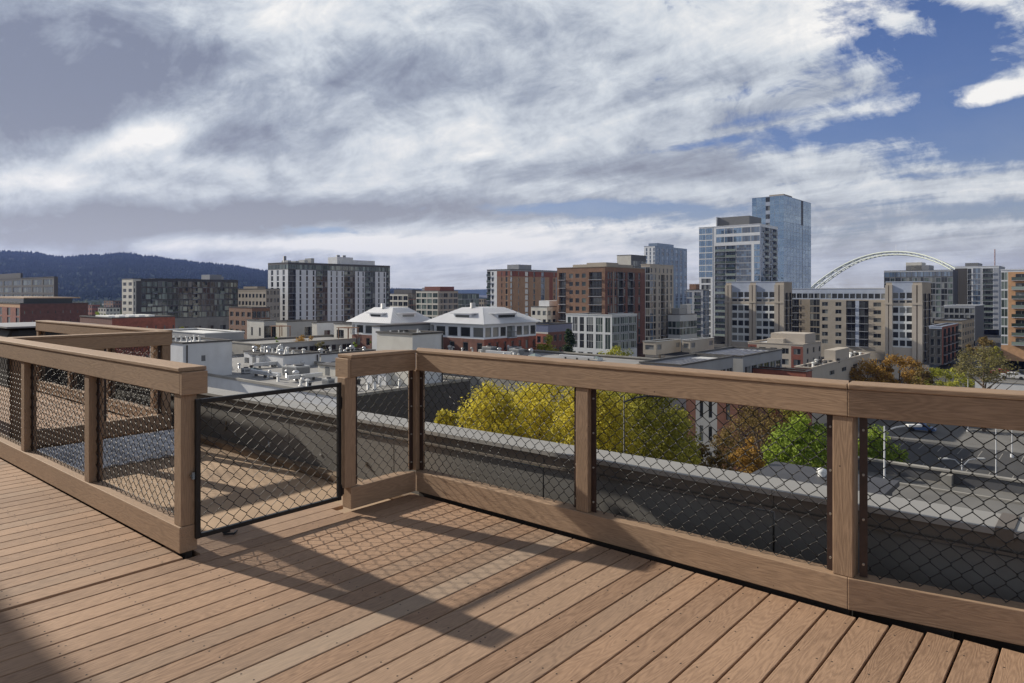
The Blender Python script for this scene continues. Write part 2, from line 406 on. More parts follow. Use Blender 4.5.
def beam(name, parent, p0, p1, y0, y1, z0, z1, m0=0, m1=0, matn='rail_wood', bev=.004):
    """box along p0->p1 with offsets y0..y1 to its left; mitre m0,m1 = dx per dy at the ends; zs may be tuples"""
    p0 = Vector(p0); p1 = Vector(p1); d = p1-p0; L_ = d.length; ang = math.atan2(d.y, d.x)
    bm = bmesh.new()
    zz0 = z0 if isinstance(z0, tuple) else (z0, z0); zz1 = z1 if isinstance(z1, tuple) else (z1, z1)
    vs = []
    for zi in (0, 1):
        for (e, yy) in ((0, y0), (1, y0), (1, y1), (0, y1)):
            xx = (0 + m0*yy) if e == 0 else (L_ + m1*yy)
            vs.append(bm.verts.new((xx, yy, (zz0, zz1)[zi][e])))
    for ix in ((0,3,2,1),(4,5,6,7),(0,1,5,4),(1,2,6,5),(2,3,7,6),(3,0,4,7)): bm.faces.new([vs[i] for i in ix])
    if bev: bmesh.ops.bevel(bm, geom=bm.edges[:], offset=bev, segments=2, affect='EDGES', profile=.5)
    m = MB(); tn = tone(.08)
    for f in bm.faces: m.q([v.co[:] for v in f.verts], 0, tn)
    bm.free()
    return m.build(name, matn, parent, (p0.x, p0.y, 0), ang)
T0, T1 = .918, 1.045   # rail face
def run(parent, p0, p1, posts, m0=0, m1=0, w=.15, pw=.10, z=0, first=True, last=True, cap=True, flip=1, joint=None, skip=()):
    """a straight railing: p0->p1 lies on the deck-side face, structure extends to +left*w"""
    P0 = Vector(p0); P1 = Vector(p1); d = (P1-P0); L_ = d.length; d /= L_; nrm = Vector((-d.y, d.x))*flip
    lo, hi = (0, w) if flip > 0 else (-w, 0)
    lb, hb = (.0, pw) if flip > 0 else (-pw, 0)
    segs = [0]+([joint] if joint else [])+[1]
    for s0, s1 in zip(segs, segs[1:]):
        a_, b_ = P0+d*L_*s0, P0+d*L_*s1
        ma, mb_ = (m0 if s0 == 0 else 0), (m1 if s1 == 1 else 0)
        # two face boards and the cap
        fb = (0, .032) if flip > 0 else (-.032, 0)
        bb = (w-.032, w) if flip > 0 else (-w, -(w-.032))
        beam('top_board', parent, a_, b_, fb[0], fb[1], z+T0, z+T1, ma, mb_)
        beam('top_board', parent, a_, b_, bb[0], bb[1], z+T0, z+T1, ma, mb_)
        beam('cap_rail', parent, a_, b_, lo-.006, hi+.006, z+T1+.001, z+1.070, ma, mb_, bev=.005)
    beam('bottom_board', parent, P0, P1, lb, hb, z+.018, z+.165, m0, m1)
    mid = pw*.55*flip
    ps = []
    for s in posts:
        c = P0+d*s + Vector((-d.y, d.x))*mid
        ps.append((s, c))
        if s in skip: continue
        m = MB(); m.bbox(-.045, .045, -.045, .045, z+.166, z+T0-.001, .004, 0, tone(.1))
        m.build('post', 'post_wood', parent, (c.x, c.y, 0), math.atan2(d.y, d.x))
    for (s0, c0), (s1, c1) in zip(ps, ps[1:]):
        q0, q1 = c0+d*.046, c1-d*.046
        panel(parent, q0+d*.004, q1-d*.004, z+.168, z+T0-.003); strips(parent, q0, q1, z+.168, z+T0-.003)
    return ps
# right-hand railing: return at the gate, corner, long run, kinked run
rr = thing('deck_railing', 'long brown railing with black chain link mesh running right from the inner corner', 'railing', (0, 0, 0))
FB = 3.50
run(rr, (-3.93, 2.915), (-3.93, FB), [.002, .64], m0=0, m1=-1 , flip=1, skip=(.64,))
m = MB(); m.bbox(-4.078, -3.933, 2.89, 2.913, T0-.003, T1, .003, 0, tone(.1)); m.build('end_cap', 'rail_wood', rr)
run(rr, (-3.93, FB), (-.93, FB), [-.055, 1.49, 2.975], m0=-1, m1=-math.tan(R(5)), joint=None)
dk = Vector((math.cos(R(10)), math.sin(R(10))))
kp = Vector((-.93, FB))
run(rr, kp, kp+dk*3.2, [.0, 1.5, 3.0], m0=math.tan(R(-5)), m1=0, skip=(.0,))
# left foreground railing
rl = thing('deck_railing', 'brown chain link railing in the left foreground ending at the gate', 'railing', (0, 0, 0))
run(rl, (-4.0, 1.79), (-14.0, 1.79), [.05, 1.47, 2.94, 4.41, 5.88, 7.35, 8.82], flip=-1)
m = MB(); m.bbox(-4.0, -3.975, 1.79, 1.94, T0-.003, T1, .003, 0, tone(.1)); m.build('end_cap', 'rail_wood_side', rl)
# side railing across the terrace and the far run behind it
rs = thing('deck_railing', 'brown chain link railing crossing behind the sunken terrace, ending in a corner post', 'railing', (0, 0, 0))
run(rs, (-7.84, 1.95), (-7.84, 3.42), [.05, .75, 1.42], flip=1)
rf = thing('deck_railing', 'farthest brown chain link railing, running left behind the terrace corner post', 'railing', (0, 0, 0))
run(rf, (-12.35, 3.37), (-8.05, 3.37), [.05, 1.4, 2.75, 4.1], flip=1)

# gate
gt = thing('gate', 'low black steel framed chain link gate between the two railing ends', 'gate', (0, 0, 0))
ga, gb0, gb1, gz0, gz1 = -3.985, 1.872, 2.868, .085, .885
def gfr(name, x0, x1, y0, y1, z0, z1):
    m = MB(); m.bbox(x0, x1, y0, y1, z0, z1, .003); return m.build(name, 'black_metal', gt)
gfr('side_bar', ga-.013, ga+.013, gb0, gb0+.026, gz0, gz1); gfr('side_bar', ga-.013, ga+.013, gb1-.026, gb1, gz0, gz1)
gfr('top_bar', ga-.0125, ga+.0125, gb0+.0265, gb1-.0265, gz1-.027, gz1-.001); gfr('bottom_bar', ga-.0125, ga+.0125, gb0+.0265, gb1-.0265, gz0+.001, gz0+.027)
ob('mesh_panel', wire_panel(gb1-gb0-.054, gz1-gz0-.054, .083, .083), gt, (ga, gb0+.027, gz0+.027), R(90))
for z in (.15, .75):
    m = MB(); m.cyl(ga, gb1+.006, z-.04, z+.04, .009, n=8); m.box(ga-.014, ga+.014, gb1+.002, gb1+.018, z-.03, z+.03); m.build('hinge', 'black_metal', gt)
m = MB(); m.tube([(ga, gb0-.03, .45), (ga, gb0+.03, .45)], .007, 8); m.tube([(ga, gb0-.012, .43), (ga, gb0-.012, .47)], .011, 8); m.build('latch', 'screw', gt)
m = MB(); m.tube([(-4.16, 2.13, .006), (-4.11, 2.17, .01), (-4.15, 2.21, .008)], .007, 6); m.tube([(-4.19, 2.14, .006), (-4.14, 2.16, .022)], .006, 6)
tag(m.build('door_hook', 'black_metal', None, (0, 0, 0), ANG), 'small dark metal hook lying on the step below the gate', 'hook')

# penthouse outside the frame on the left that shades the near left corner; black duct beyond far railing
ph = thing('roof_penthouse', 'rooftop stair penthouse standing left of the deck', 'penthouse', (0, 0, 0))
m = MB(); m.box(-24, -5.4, -6.0, -.66, -.23, 4.1); m.build('wall', 'stucco_grey', ph)
m = MB(); m.box(-24.1, -5.3, -6.1, -.60, 4.11, 4.25); m.build('roof', 'flashing', ph)
du = thing('roof_duct', 'black membrane covered duct at the far left behind the railings', 'duct', (0, 0, 0))
m = MB(); m.bbox(-14.7, -13.0, 3.2, 4.4, -.2, .93, .12); m.build('duct_body', 'black_membrane', du)
m = MB(); m.box(-14.75, -12.95, 3.15, 4.45, .935, .96); m.build('flashing', 'metal_grey', du)

exec_rest = True
# ================================================================== CITY
def leaf_mesh(shape, n, size, seed, matn, clumps=28, gap=.0, base=None):
    """crown of small leaf faces gathered in clumps; shape(rng)-> clump centre, radius"""
    r = random.Random(seed); m = MB()
    cs = [shape(r) for _ in range(clumps)]
    for (c, rad, tn) in cs:
        k = n//clumps
        for _ in range(k):
            while True:
                d = Vector((r.gauss(0, 1), r.gauss(0, 1), r.gauss(0, 1)))
                if d.length > .01: break
            d.normalize(); q = rad*(r.random()**.45)
            p = c + Vector((d.x*q, d.y*q, d.z*q*.8))
            s = size*r.uniform(.6, 1.35)
            nrm = (d*.8+Vector((r.uniform(-1, 1), r.uniform(-1, 1), r.uniform(-.3, 1.2)))).normalized()
            a = nrm.cross(Vector((0, 0, 1)) if abs(nrm.z) < .9 else Vector((1, 0, 0))).normalized(); b = nrm.cross(a)
            t = r.uniform(0, 6.28); a2 = a*math.cos(t)+b*math.sin(t); b2 = b*math.cos(t)-a*math.sin(t)
            m.q([p-a2*s, p-b2*s*.6, p+a2*s, p+b2*s*.6], 0, (min(1, max(0, tn+r.uniform(-.3, .3))), 0, 0))
    return m
def tree(px, Y, ytop, wpx, matn, label, name='tree', seed=1, n=3500, leaf=.16, zb=GZ, flat=1.0, trunk=True, clumps=34, ybot=None, group=None, sparse=1.0):
    top = zat(ytop, Y); h = top-zb; rad = wpx/2/F*Y
    loc = W(px, Y, zb)
    t = thing(name, label, 'tree', loc, 0, group)
    cb = h*.28 if ybot is None else zat(ybot, Y)-zb
    cz_ = (h+cb)/2; hz = (h-cb)/2
    def shp(r):
        while True:
            x, y, z = r.uniform(-1, 1), r.uniform(-1, 1), r.uniform(-1, 1)
            d = x*x+y*y+z*z
            if .3 < d < 1: break
        taper = 1-.28*max(0, z)
        cr = min(rad, hz)*r.uniform(.13, .30)*(1.12 if clumps > 80 else 1.25)
        k = (1-cr/rad*.8)
        return (Vector((x*rad*k*taper, y*rad*k*taper, cz_+z*(hz-cr*.7))), cr*sparse, r.uniform(.15, .85))
    leaf_mesh(shp, n, leaf, seed, matn, clumps).build('crown', matn, t)
    m = MB(); r = random.Random(seed+50)
    tr = max(.1, h*.016)
    m.tube([(0, 0, 0), (.05*rad, 0, h*.25), (0, .03*rad, h*.5), (0, 0, h*.8)], [tr*1.25, tr, tr*.7, tr*.2], 7)
    for k in range(9):
        a = k*2.4+r.uniform(-.3, .3); z0 = h*r.uniform(.25, .55); e = rad*r.uniform(.55, .9)
        m.tube([(0, 0, z0), (math.cos(a)*e*.5, math.sin(a)*e*.5, z0+hz*.45), (math.cos(a)*e, math.sin(a)*e, min(h*.93, z0+hz*r.uniform(.8, 1.2)))], [tr*.55, tr*.35, tr*.08], 5)
    m.build('trunk', 'bark', t)
    return t
# ---------------------------------------------------------------- building kit
KIND = {'o': (.2, .22, .25, .18), 'O': (.07, .12, .14, .15), 't': (.14, .06, .10, .2), 'g': (.025, .03, .10, .06), 'n': (.3, .15, .2, .18), 'h': (.0, .05, .40, .35), 's': (.3, .3, .4, .1), 'v': (.012, .0, .012, .05), 'G': (.05, .05, .06, .1)}
WM = {}
def win_mesh(w, h, fr, gl, nx, nz):
    w = round(w, 1); h = round(h, 1); key = (w, h, fr, gl, nx, nz)
    if key in WM: return WM[key]
    m = MB(); b = min(.09, w*.06)
    r = random.Random(len(WM))
    for i in range(nx):
        for j in range(nz):
            x0, x1 = -w/2+w*i/nx, -w/2+w*(i+1)/nx; z0, z1 = h*j/nz, h*(j+1)/nz
            m.q([(x0, 0, z0), (x1, 0, z0), (x1, 0, z1), (x0, 0, z1)], 0, (r.random(), r.random(), r.random()))
    for i in range(nx+1):
        x = -w/2+w*i/nx; x = min(max(x, -w/2+b/2), w/2-b/2); m.box(x-b/2, x+b/2, -.05, -.003, 0, h, 1, skip='k')
    for j in range(nz+1):
        z = min(max(h*j/nz, b/2), h-b/2); m.box(-w/2+b, w/2-b, -.047, -.004, z-b/2, z+b/2, 1, skip='k')
    WM[key] = m.mesh('window', [gl, fr]); return WM[key]
BALC = {}
def balc_mesh(w, rail, depth):
    key = (round(w, 1), rail, depth)
    if key in BALC: return BALC[key]
    m = MB(); w = key[0]
    m.box(-w/2, w/2, -depth, .0, -.16, 0, 0)
    if rail == 'glass':
        m.box(-w/2, w/2, -depth, -depth+.04, .05, 1.0, 1); m.box(-w/2-.02, w/2+.02, -depth-.01, -depth+.05, 1.0, 1.06, 2)
    else:
        m.box(-w/2, w/2, -depth, -depth+.05, 1.0, 1.06, 2); m.box(-w/2, w/2, -depth, -depth+.04, .08, .12, 2)
        k = -w/2
        while k <= w/2: m.box(k-.02, k+.02, -depth+.01, -depth+.03, .05, 1.0, 2); k += .25
    for s in (-1, 1): m.box(s*w/2-.03, s*w/2+.03, -depth+.06, -.01, .98, 1.05, 2)
    BALC[key] = m.mesh('balcony', ['slab_grey', 'glass_green', 'frame_dark']); return BALC[key]
NWIN = [0]
class Bld:
    def __init__(s, name, label, pxL, pxC, pxR, Y, ytop=None, ztop=None, zb=GZ, cat='building', group=None, par=.5):
        c = W(pxC, Y); s.Y = Y
        a, b = ab(c); tl = (pxL-512)/F; trr = (pxR-512)/F
        s.L = a - b*(CU*tl-SU)/(CU+SU*tl)
        s.W = -a*(CU+SU*trr)/(SU-CU*trr) - b
        s.top = (ztop if ztop is not None else zat(ytop, Y)) - zb
        s.root = thing(name, label, cat, (c.x, c.y, zb), ANG, group)
        s.wall = MB(); s.mats = []; s.wins = []; s.bal = []; s.zb = zb
    def mi(s, m):
        if m not in s.mats: s.mats.append(m)
        return s.mats.index(m)
    def tf(s, face, t, z, d):
        return (-s.L+t, d, z) if face == 'L' else (-d, t, z)
    def quad(s, face, t0, t1, z0, z1, d, m):
        if t1-t0 < 1e-4 or z1-z0 < 1e-4: return
        s.wall.q([s.tf(face, t0, z0, d), s.tf(face, t1, z0, d), s.tf(face, t1, z1, d), s.tf(face, t0, z1, d)], s.mi(m))
    def facade(s, face, rows, z_from=None, inset=0, t0=None, t1=None):
        """rows from the top down: (height or None=fill, cells, wallmat); cells: (weight, kind, opts)"""
        len_ = s.L if face == 'L' else s.W
        ta = 0 if t0 is None else t0*len_; tb = len_ if t1 is None else t1*len_
        z = s.top if z_from is None else z_from
        for row in rows:
            h, cells, wm = row
            z0 = max(0, z-h); h = z-z0
            if h <= .01: break
            tot = sum(c[0] for c in cells); t = ta
            for c in cells:
                w = c[0]/tot*(tb-ta); k = c[1]; o = c[2] if len(c) > 2 else {}
                wmm = o.get('wall', wm)
                if k == 'w': s.quad(face, t, t+w, z0, z, inset, wmm)
                else:
                    bal = k == 'b'; cb = k == 'c'
                    mx, mt, mbm, dep = KIND.get('O' if bal else 'o' if cb else k)
                    if bal: mx, mt, mbm, dep = .04, .08, .03, .9
                    a0, a1 = t+w*mx, t+w*(1-mx); b0, b1 = z0+h*mbm, z-h*mt
                    s.quad(face, t, a0, z0, z, inset, wmm); s.quad(face, a1, t+w, z0, z, inset, wmm)
                    s.quad(face, a0, a1, z0, b0, inset, wmm); s.quad(face, a0, a1, b1, z, inset, wmm)
                    T = lambda tt, zz, dd: s.tf(face, tt, zz, dd+inset)
                    mi = s.mi(wmm)
                    s.wall.q([T(a0, b0, 0), T(a1, b0, 0), T(a1, b0, dep), T(a0, b0, dep)], mi)
                    s.wall.q([T(a0, b1, 0), T(a0, b1, dep), T(a1, b1, dep), T(a1, b1, 0)], mi)
                    s.wall.q([T(a0, b0, 0), T(a0, b0, dep), T(a0, b1, dep), T(a0, b1, 0)], mi)
                    s.wall.q([T(a1, b0, 0), T(a1, b1, 0), T(a1, b1, dep), T(a1, b0, dep)], mi)
                    ww, hh = a1-a0, b1-b0
                    nx = o.get('nx', max(1, round(ww/1.3))); nz = o.get('nz', 1)
                    s.wins.append((face, (a0+a1)/2, b0, dep+inset-.001, ww, hh, o.get('fr', 'frame_grey'), o.get('gl', 'glass_dark'), nx, nz))
                    if bal or cb: s.bal.append((face, (a0+a1)/2, (b0+.01) if bal else z0+.2, inset, ww if bal else w*.96, o.get('rail', 'bars'), o.get('dep', .5)))
                t += w
            z = z0
    def place(s, nm, me, face, t, z, d):
        p = s.tf(face, t, z, d)
        o = ob(nm, me, s.root, p, 0 if face == 'L' else R(90)); return o
    def finish(s, roof='grey_roof', wallm=None, cap=None, capmat='flashing', hide=('k', 'l'), cap_h=.25, maxw=100):
        wm = s.mats[0] if s.mats else wallm
        b = s.wall; mi = s.mi(wallm or wm); L_, W_, H_ = s.L, s.W, s.top
        b.q([(0, W_, 0), (-L_, W_, 0), (-L_, W_, H_), (0, W_, H_)], mi); b.q([(-L_, W_, 0), (-L_, 0, 0), (-L_, 0, H_), (-L_, W_, H_)], mi)
        b.build('wall', s.mats, s.root)
        if roof:
            m = MB(); m.box(-L_+.02, -.02, .02, W_-.02, H_-.35, H_-.25); m.build('roof', roof, s.root)
        m = MB(); e = .12
        for bx in ((-L_-e, e, -e, .3, ), (-L_-e, e, W_-.3, W_+e), (-L_-e, -L_+.3, .301, W_-.301), (-.3, e, .301, W_-.301)):
            m.box(bx[0], bx[1], bx[2], bx[3], H_+.003, H_+cap_h)
        m.build('coping', capmat, s.root)
        s.wins.sort(key=lambda q: -q[4]*q[5]*(1 if q[0] == 'L' else .9))
        for i, (face, t, z, d, w, h, fr, gl, nx, nz) in enumerate(s.wins[:maxw]):
            s.place('window', win_mesh(w, h, fr, gl, nx, nz), face, t, z, d); NWIN[0] += 1
        rest = s.wins[maxw:]
        if rest:
            m = MB(); mats = []
            for (face, t, z, d, w, h, fr, gl, nx, nz) in rest:
                if gl not in mats: mats.append(gl)
                if fr not in mats: mats.append(fr)
                for i in range(nx):
                    for j in range(nz):
                        g = .05
                        t0, t1 = t-w/2+w*i/nx+g, t-w/2+w*(i+1)/nx-g; z0, z1 = z+h*j/nz+g, z+h*(j+1)/nz-g
                        m.q([s.tf(face, t0, z0, d-.04), s.tf(face, t1, z0, d-.04), s.tf(face, t1, z1, d-.04), s.tf(face, t0, z1, d-.04)], mats.index(gl), (rnd.random(), rnd.random(), rnd.random()))
                t0, t1 = t-w/2, t+w/2
                m.q([s.tf(face, t0, z, d-.02), s.tf(face, t1, z, d-.02), s.tf(face, t1, z+h, d-.02), s.tf(face, t0, z+h, d-.02)], mats.index(fr))
            kind(m.build('window', mats, s.root), 'stuff')
        for (face, t, z, d, w, rail, dep) in s.bal[:100]:
            s.place('balcony', balc_mesh(w, rail, dep), face, t, z, d)
        rest = s.bal[100:]
        if rest:
            m = MB()
            for (face, t, z, d, w, rail, dep) in rest:
                for (zz, zz1, dd) in ((z-.16, z, 0), (z+.95, z+1.05, 0)):
                    P = [s.tf(face, t+e1*w/2, z_, d-dd_) for z_ in (zz, zz1) for (e1, dd_) in ((-1, dep), (1, dep), (1, 0), (-1, 0))]
                    for ix in ((0,3,2,1),(4,5,6,7),(0,1,5,4),(1,2,6,5),(2,3,7,6),(3,0,4,7)): m.q([P[i] for i in ix])
            kind(m.build('balcony', 'slab_grey', s.root), 'stuff')
        return s
    def blk(s, nm, x0, x1, y0, y1, h, matn, z=None, sub=None):
        """block on the roof; x0,x1 fractions of L from the left, y0,y1 fractions of W from the front"""
        z = s.top-.25 if z is None else z
        m = MB(); m.box(-s.L*(1-x0), -s.L*(1-x1), s.W*y0, s.W*y1, z, z+h, 0, skip='b')
        return m.build(nm, matn, s.root)
def rep(cells, n): return cells*n
def alt(*c): return list(c)

def floors(n, h, cells, wm): return [(h, cells, wm)]*n
w1 = (1, 'w')
# --- far left
b = Bld('office_building', 'dark flat-roofed office block with pale window bands at the far left, behind brick warehouse', -70, 54, 58, 340, 277)
cl = rep([(1, 'O', {'fr': 'frame_dark', 'gl': 'glass_green'})], 16)
b.facade('L', [(.5, [w1], 'flashing')]+floors(5, 3.8, cl, 'flashing')+[(20, [w1], 'flashing')]); b.facade('R', [(60, [w1], 'flashing')])
b.finish('dark_roof'); b.blk('penthouse', .2, .8, .2, .8, 3.2, 'dark_panel')
b = Bld('brick_warehouse', 'dark red brick warehouse with orange-lit end and pale rooftop canopy at far left', -40, 20, 88, 235, 304)
cs = rep([(1, 'w'), (1, 'o', {'nx': 1}), (1, 'w')], 3)
b.facade('L', [(1.2, [w1], 'brick_orange')]+floors(6, 3.2, rep([(1, 'w'), (1.2, 't', {'nx': 1})], 8), 'brick_red')); b.facade('R', [(1.4, [w1], 'brick_dark')]+floors(6, 3.2, rep([(1.5, 'w'), (1, 's', {'nx': 1, 'gl': 'glass_green'}), (1, 'w')], 9), 'brick_dark'))  # sun and shade are in the colours: orange-red end, darker right side
b.finish('dark_roof', capmat='flashing')
b.blk('penthouse', .3, .95, .1, .82, 2.0, 'glass_green'); b.blk('roof_canopy', .25, 1.0, .05, .88, .4, 'terrace_membrane', b.top+1.8)
b = Bld('brick_warehouse', 'low dark brick warehouse with white skylights on its roof, left of the glass apartments', 80, 112, 175, 165, 318.5)
b.facade('L', [(1, [w1], 'brick_dark')]+floors(3, 3.5, rep([(1.5, 'w'), (1, 's', {'nx': 1})], 4), 'brick_dark')); b.facade('R', [(1, [w1], 'brick_red')]+floors(3, 3.5, rep([(1.5, 'w'), (1, 's', {'nx': 1})], 7), 'brick_red'))
b.finish('white_roof')
for k in range(5): b.blk('skylight', .3, .7, .1+.16*k, .2+.16*k, .7, 'white_paint')
b = Bld('apartment_building', 'long glass apartment block with cream end wall, in front of the forested hill', 122, 133, 238, 300, 279)
cr = [(1, 'o', {'wall': 'stucco_cream'}), (1, 'o', {'wall': 'stucco_cream'})]
rows = [(.8, [w1], 'stucco_cream')]+floors(7, 2.75, cr, 'stucco_cream')
b.facade('L', rows)
gx = lambda: rnd.choice([(1, 'b', {'gl': 'glass_green', 'rail': 'glass'}), (1, 'g', {'gl': 'glass_green'}), (.8, 'g', {'gl': 'glass_dark'}), (1, 'O', {'gl': 'glass_green'})])
base = [gx() for _ in range(20)]
b.facade('R', [(.8, [(.5, 'w', {'wall': 'stucco_cream'}), (7, 'w')], 'frame_dark')]+[(2.75, [(.55, 'n', {'wall': 'stucco_cream', 'nx': 1}), (.9, 'w')]+[(c[0], c[1], c[2]) for c in [gx() if rnd.random() < .3 else q for q in base]], 'flashing') for _ in range(6)]+[(3.5, [w1], 'concrete'), (6, rep([(1, 'w'), (1, 'h')], 8), 'concrete')])
b.finish('dark_roof', 'metal_grey'); b.blk('penthouse', .2, .9, .72, .84, 2.8, 'metal_grey'); b.blk('rooftop_unit', .3, .6, .86, .9, 2, 'unit_grey')
b.blk('penthouse', .1, .9, .2, .6, .7, 'dark_panel')
b = Bld('office_building', 'pinkish brown three storey building with square windows right of the glass apartments', 229, 252, 270, 260, 308)
b.facade('L', [(.9, [w1], 'brick_brown')]+floors(5, 3.3, rep([(1, 'o', {'nx': 2})], 4), 'brick_brown')); b.facade('R', [(.9, [w1], 'brick_brown')]+floors(5, 3.3, rep([(1, 'O', {'nx': 2})], 4), 'brick_brown')); b.finish()
b = Bld('office_building', 'tan building with planted roof terrace peeping up left of the white tower', 238, 266, 280, 330, 289)
b.facade('L', [(1.5, [w1], 'leaf_khaki' if False else 'beige_dark')]+floors(5, 3.6, rep([(1, 'o', {'nx': 1})], 8), 'tan')); b.facade('R', floors(6, 3.6, rep([(1, 'o')], 4), 'tan')); b.finish()
b.blk('penthouse', .1, .6, .2, .8, 1.5, 'beige_dark')
# --- white tower
b = Bld('apartment_tower', 'white and dark striped apartment tower standing left of centre', 268, 288, 390, 345, 262.5)
pw_ = 'metal_white'
wv = lambda n: rep([(.8, 'w'), (1, 't', {'nx': 1, 'fr': 'panel_blue'})], n)+[(.8, 'w')]
L1 = wv(3)
def rr_():
    g = {'gl': 'glass_green', 'wall': 'frame_dark'}
    out = [(3.4, 'b', {'gl': 'glass_dark', 'wall': 'dark_panel'})]
    for i, (wp, wb) in enumerate(((9, 5.6), (8, 5.6), (5, 5.6), (6, 2.2))):
        nn = 3 if wp > 7 else 2
        for _ in range(nn): out += [(wp/nn*.5, 'w'), (wp/nn*.38, 't', {'nx': 1, 'fr': 'panel_blue'}), (wp/nn*.12, 'w')]
        out += [(wb*.55, 'b', {'gl': 'glass_green', 'wall': 'metal_grey', 'rail': 'glass'}), (wb*.45, 'g', {'gl': 'glass_dark', 'wall': 'dark_panel'})]
    return out
RR = rr_()
b.facade('L', [(.8, [w1], 'flashing'), (2.6, rep([(1, 'g', {'gl': 'glass_green'})], 4), 'flashing')]+floors(11, 2.95, L1, pw_))
b.facade('R', [(.8, [w1], 'flashing'), (2.6, rep([(1, 'g', {'gl': 'glass_green'})], 16), 'flashing')]+floors(11, 2.95, RR, pw_))
b.finish('grey_roof', pw_, capmat='metal_grey')
b.blk('penthouse', .2, .8, .52, .88, 3.0, 'stucco_white'); b.blk('penthouse', .3, .75, .5, .66, 4.4, 'stucco_white')
for y0 in (.05, .12, .2, .26): b.blk('rooftop_unit', .4, .7, y0, y0+.03, rnd.uniform(1.2, 3.2), 'unit_grey')
m = MB(); m.cyl(-b.L*.5, b.W*.06, b.top, b.top+3.6, .8, n=10); m.build('exhaust_fan', 'metal_grey', b.root)
m = MB()
for yy in (.56, .62): m.cyl(-b.L*.5, b.W*yy, b.top+4.2, b.top+5.4, 1.0, n=10)
m.build('exhaust_fan', 'metal_grey', b.root)
# --- behind the pitched roofs
b = Bld('apartment_building', 'white framed low block right behind the white tower, with dark square windows', 388, 408, 421, 420, 294)
b.facade('L', [(.8, [w1], 'stucco_cream')]+floors(6, 3.5, rep([(1, 'O', {'nx': 2})], 4), 'stucco_cream')); b.facade('R', floors(7, 3.4, rep([(1, 'g')], 4), 'brick_dark')); b.finish(); b.blk('penthouse', .1, 1, .3, 1, 3, 'dark_panel')
b = Bld('apartment_building', 'cream gridded block with recessed windows between the tower and the brick tower', 416, 438, 458, 400, 291)
b.facade('L', [(.8, [w1], 'stucco_cream')]+floors(6, 3.4, rep([(1, 'O', {'nx': 2, 'gl': 'glass_green'})], 4), 'stucco_cream')); b.facade('R', [(.8, [w1], 'beige')]+floors(6, 3.4, rep([(1, 'O', {'nx': 2})], 4), 'beige')); b.finish()
b.blk('penthouse', .3, 1, .1, .8, 2.8, 'red_panel'); b.blk('penthouse', 0, .25, .3, .8, 2.2, 'metal_grey')
b = Bld('office_building', 'small blue-green glass block just left of the distant hill gap', 456, 462, 479, 440, 294)
b.facade('L', floors(6, 3.4, rep([(1, 'g', {'gl': 'glass_green'})], 2), 'metal_grey')); b.facade('R', floors(6, 3.4, rep([(1, 'g', {'gl': 'glass_green'})], 6), 'metal_grey')); b.finish('dark_roof')
# --- brick tower
b = Bld('apartment_tower', 'brown brick apartment tower with red top storey and white striped left bay', 487, 510, 560, 330, 269.5)
Lr = [(.9, 'b', {'gl': 'glass_green', 'wall': 'slab_grey', 'rail': 'glass'}), (1.1, 'n', {'wall': 'metal_white', 'nx': 1}), (.5, 'w', {'wall': 'metal_white'}), (.9, 'w'), (.6, 'n', {'nx': 1}), (.5, 'w'), (.7, 't', {'wall': 'brick_tan', 'nx': 1}), (.5, 'w')]
Rr = [(.5, 't', {'gl': 'glass_blue', 'nx': 1}), (.8, 'w'), (.5, 'n', {'nx': 1}), (.8, 'w'), (.9, 't', {'gl': 'glass_blue', 'nx': 1}), (.7, 'w'), (.5, 't', {'nx': 1}), (1.0, 'w', {'wall': 'brick_tan'}), (.8, 't', {'gl': 'glass_blue', 'wall': 'metal_grey', 'nx': 1}), (.9, 'w', {'wall': 'brick_tan'}), (.7, 'w', {'wall': 'red_panel'}), (.6, 'n', {'nx': 1}), (.9, 'w', {'wall': 'metal_grey'})]
red = lambda cs: [(c[0], c[1], {**(c[2] if len(c) > 2 else {}), 'wall': 'red_panel' if i > 2 else (c[2] if len(c) > 2 else {}).get('wall', 'red_panel')}) for i, c in enumerate(cs)]
b.facade('L', [(.6, [w1], 'metal_grey')]+[(2.6, red(Lr), 'red_panel')]+floors(11, 2.9, Lr, 'brick_brown'))
b.facade('R', [(.6, [w1], 'metal_grey')]+[(2.6, [(c[0], c[1], {**(c[2] if len(c) > 2 else {}), 'wall': 'red_panel'}) for c in Rr], 'red_panel')]+floors(11, 2.9, Rr, 'brick_tan'))
b.finish('grey_roof', 'brick_brown'); b.blk('penthouse', .3, .8, .25, .5, 3, 'metal_grey')
b = Bld('apartment_building', 'small cream building with white pitched roof between the two brown towers', 531, 547, 566, 265, 307)
b.facade('L', [(.8, [w1], 'stucco_cream')]+floors(4, 3.2, rep([(1, 'o', {'nx': 1})], 3), 'stucco_cream')); b.facade('R', [(.8, [w1], 'stucco_cream')]+floors(4, 3.2, rep([(1, 'o', {'nx': 1})], 4), 'stucco_cream')); b.finish('white_roof')
b.blk('penthouse', .25, .9, .2, .95, 2.6, 'stucco_white')
b = Bld('shop_building', 'low red brick shop with dark blue awning below the small cream building', 524, 548, 572, 190, 325)
b.facade('L', [(2.0, [w1], 'solar'), (.4, [w1], 'stucco_cream')]+floors(3, 3.4, rep([(1, 'o', {'nx': 1})], 4), 'brick_red')); b.facade('R', [(2.0, [w1], 'solar')]+floors(3, 3.4, rep([(1, 'o', {'nx': 1})], 5), 'brick_dark')); b.finish('dark_roof')
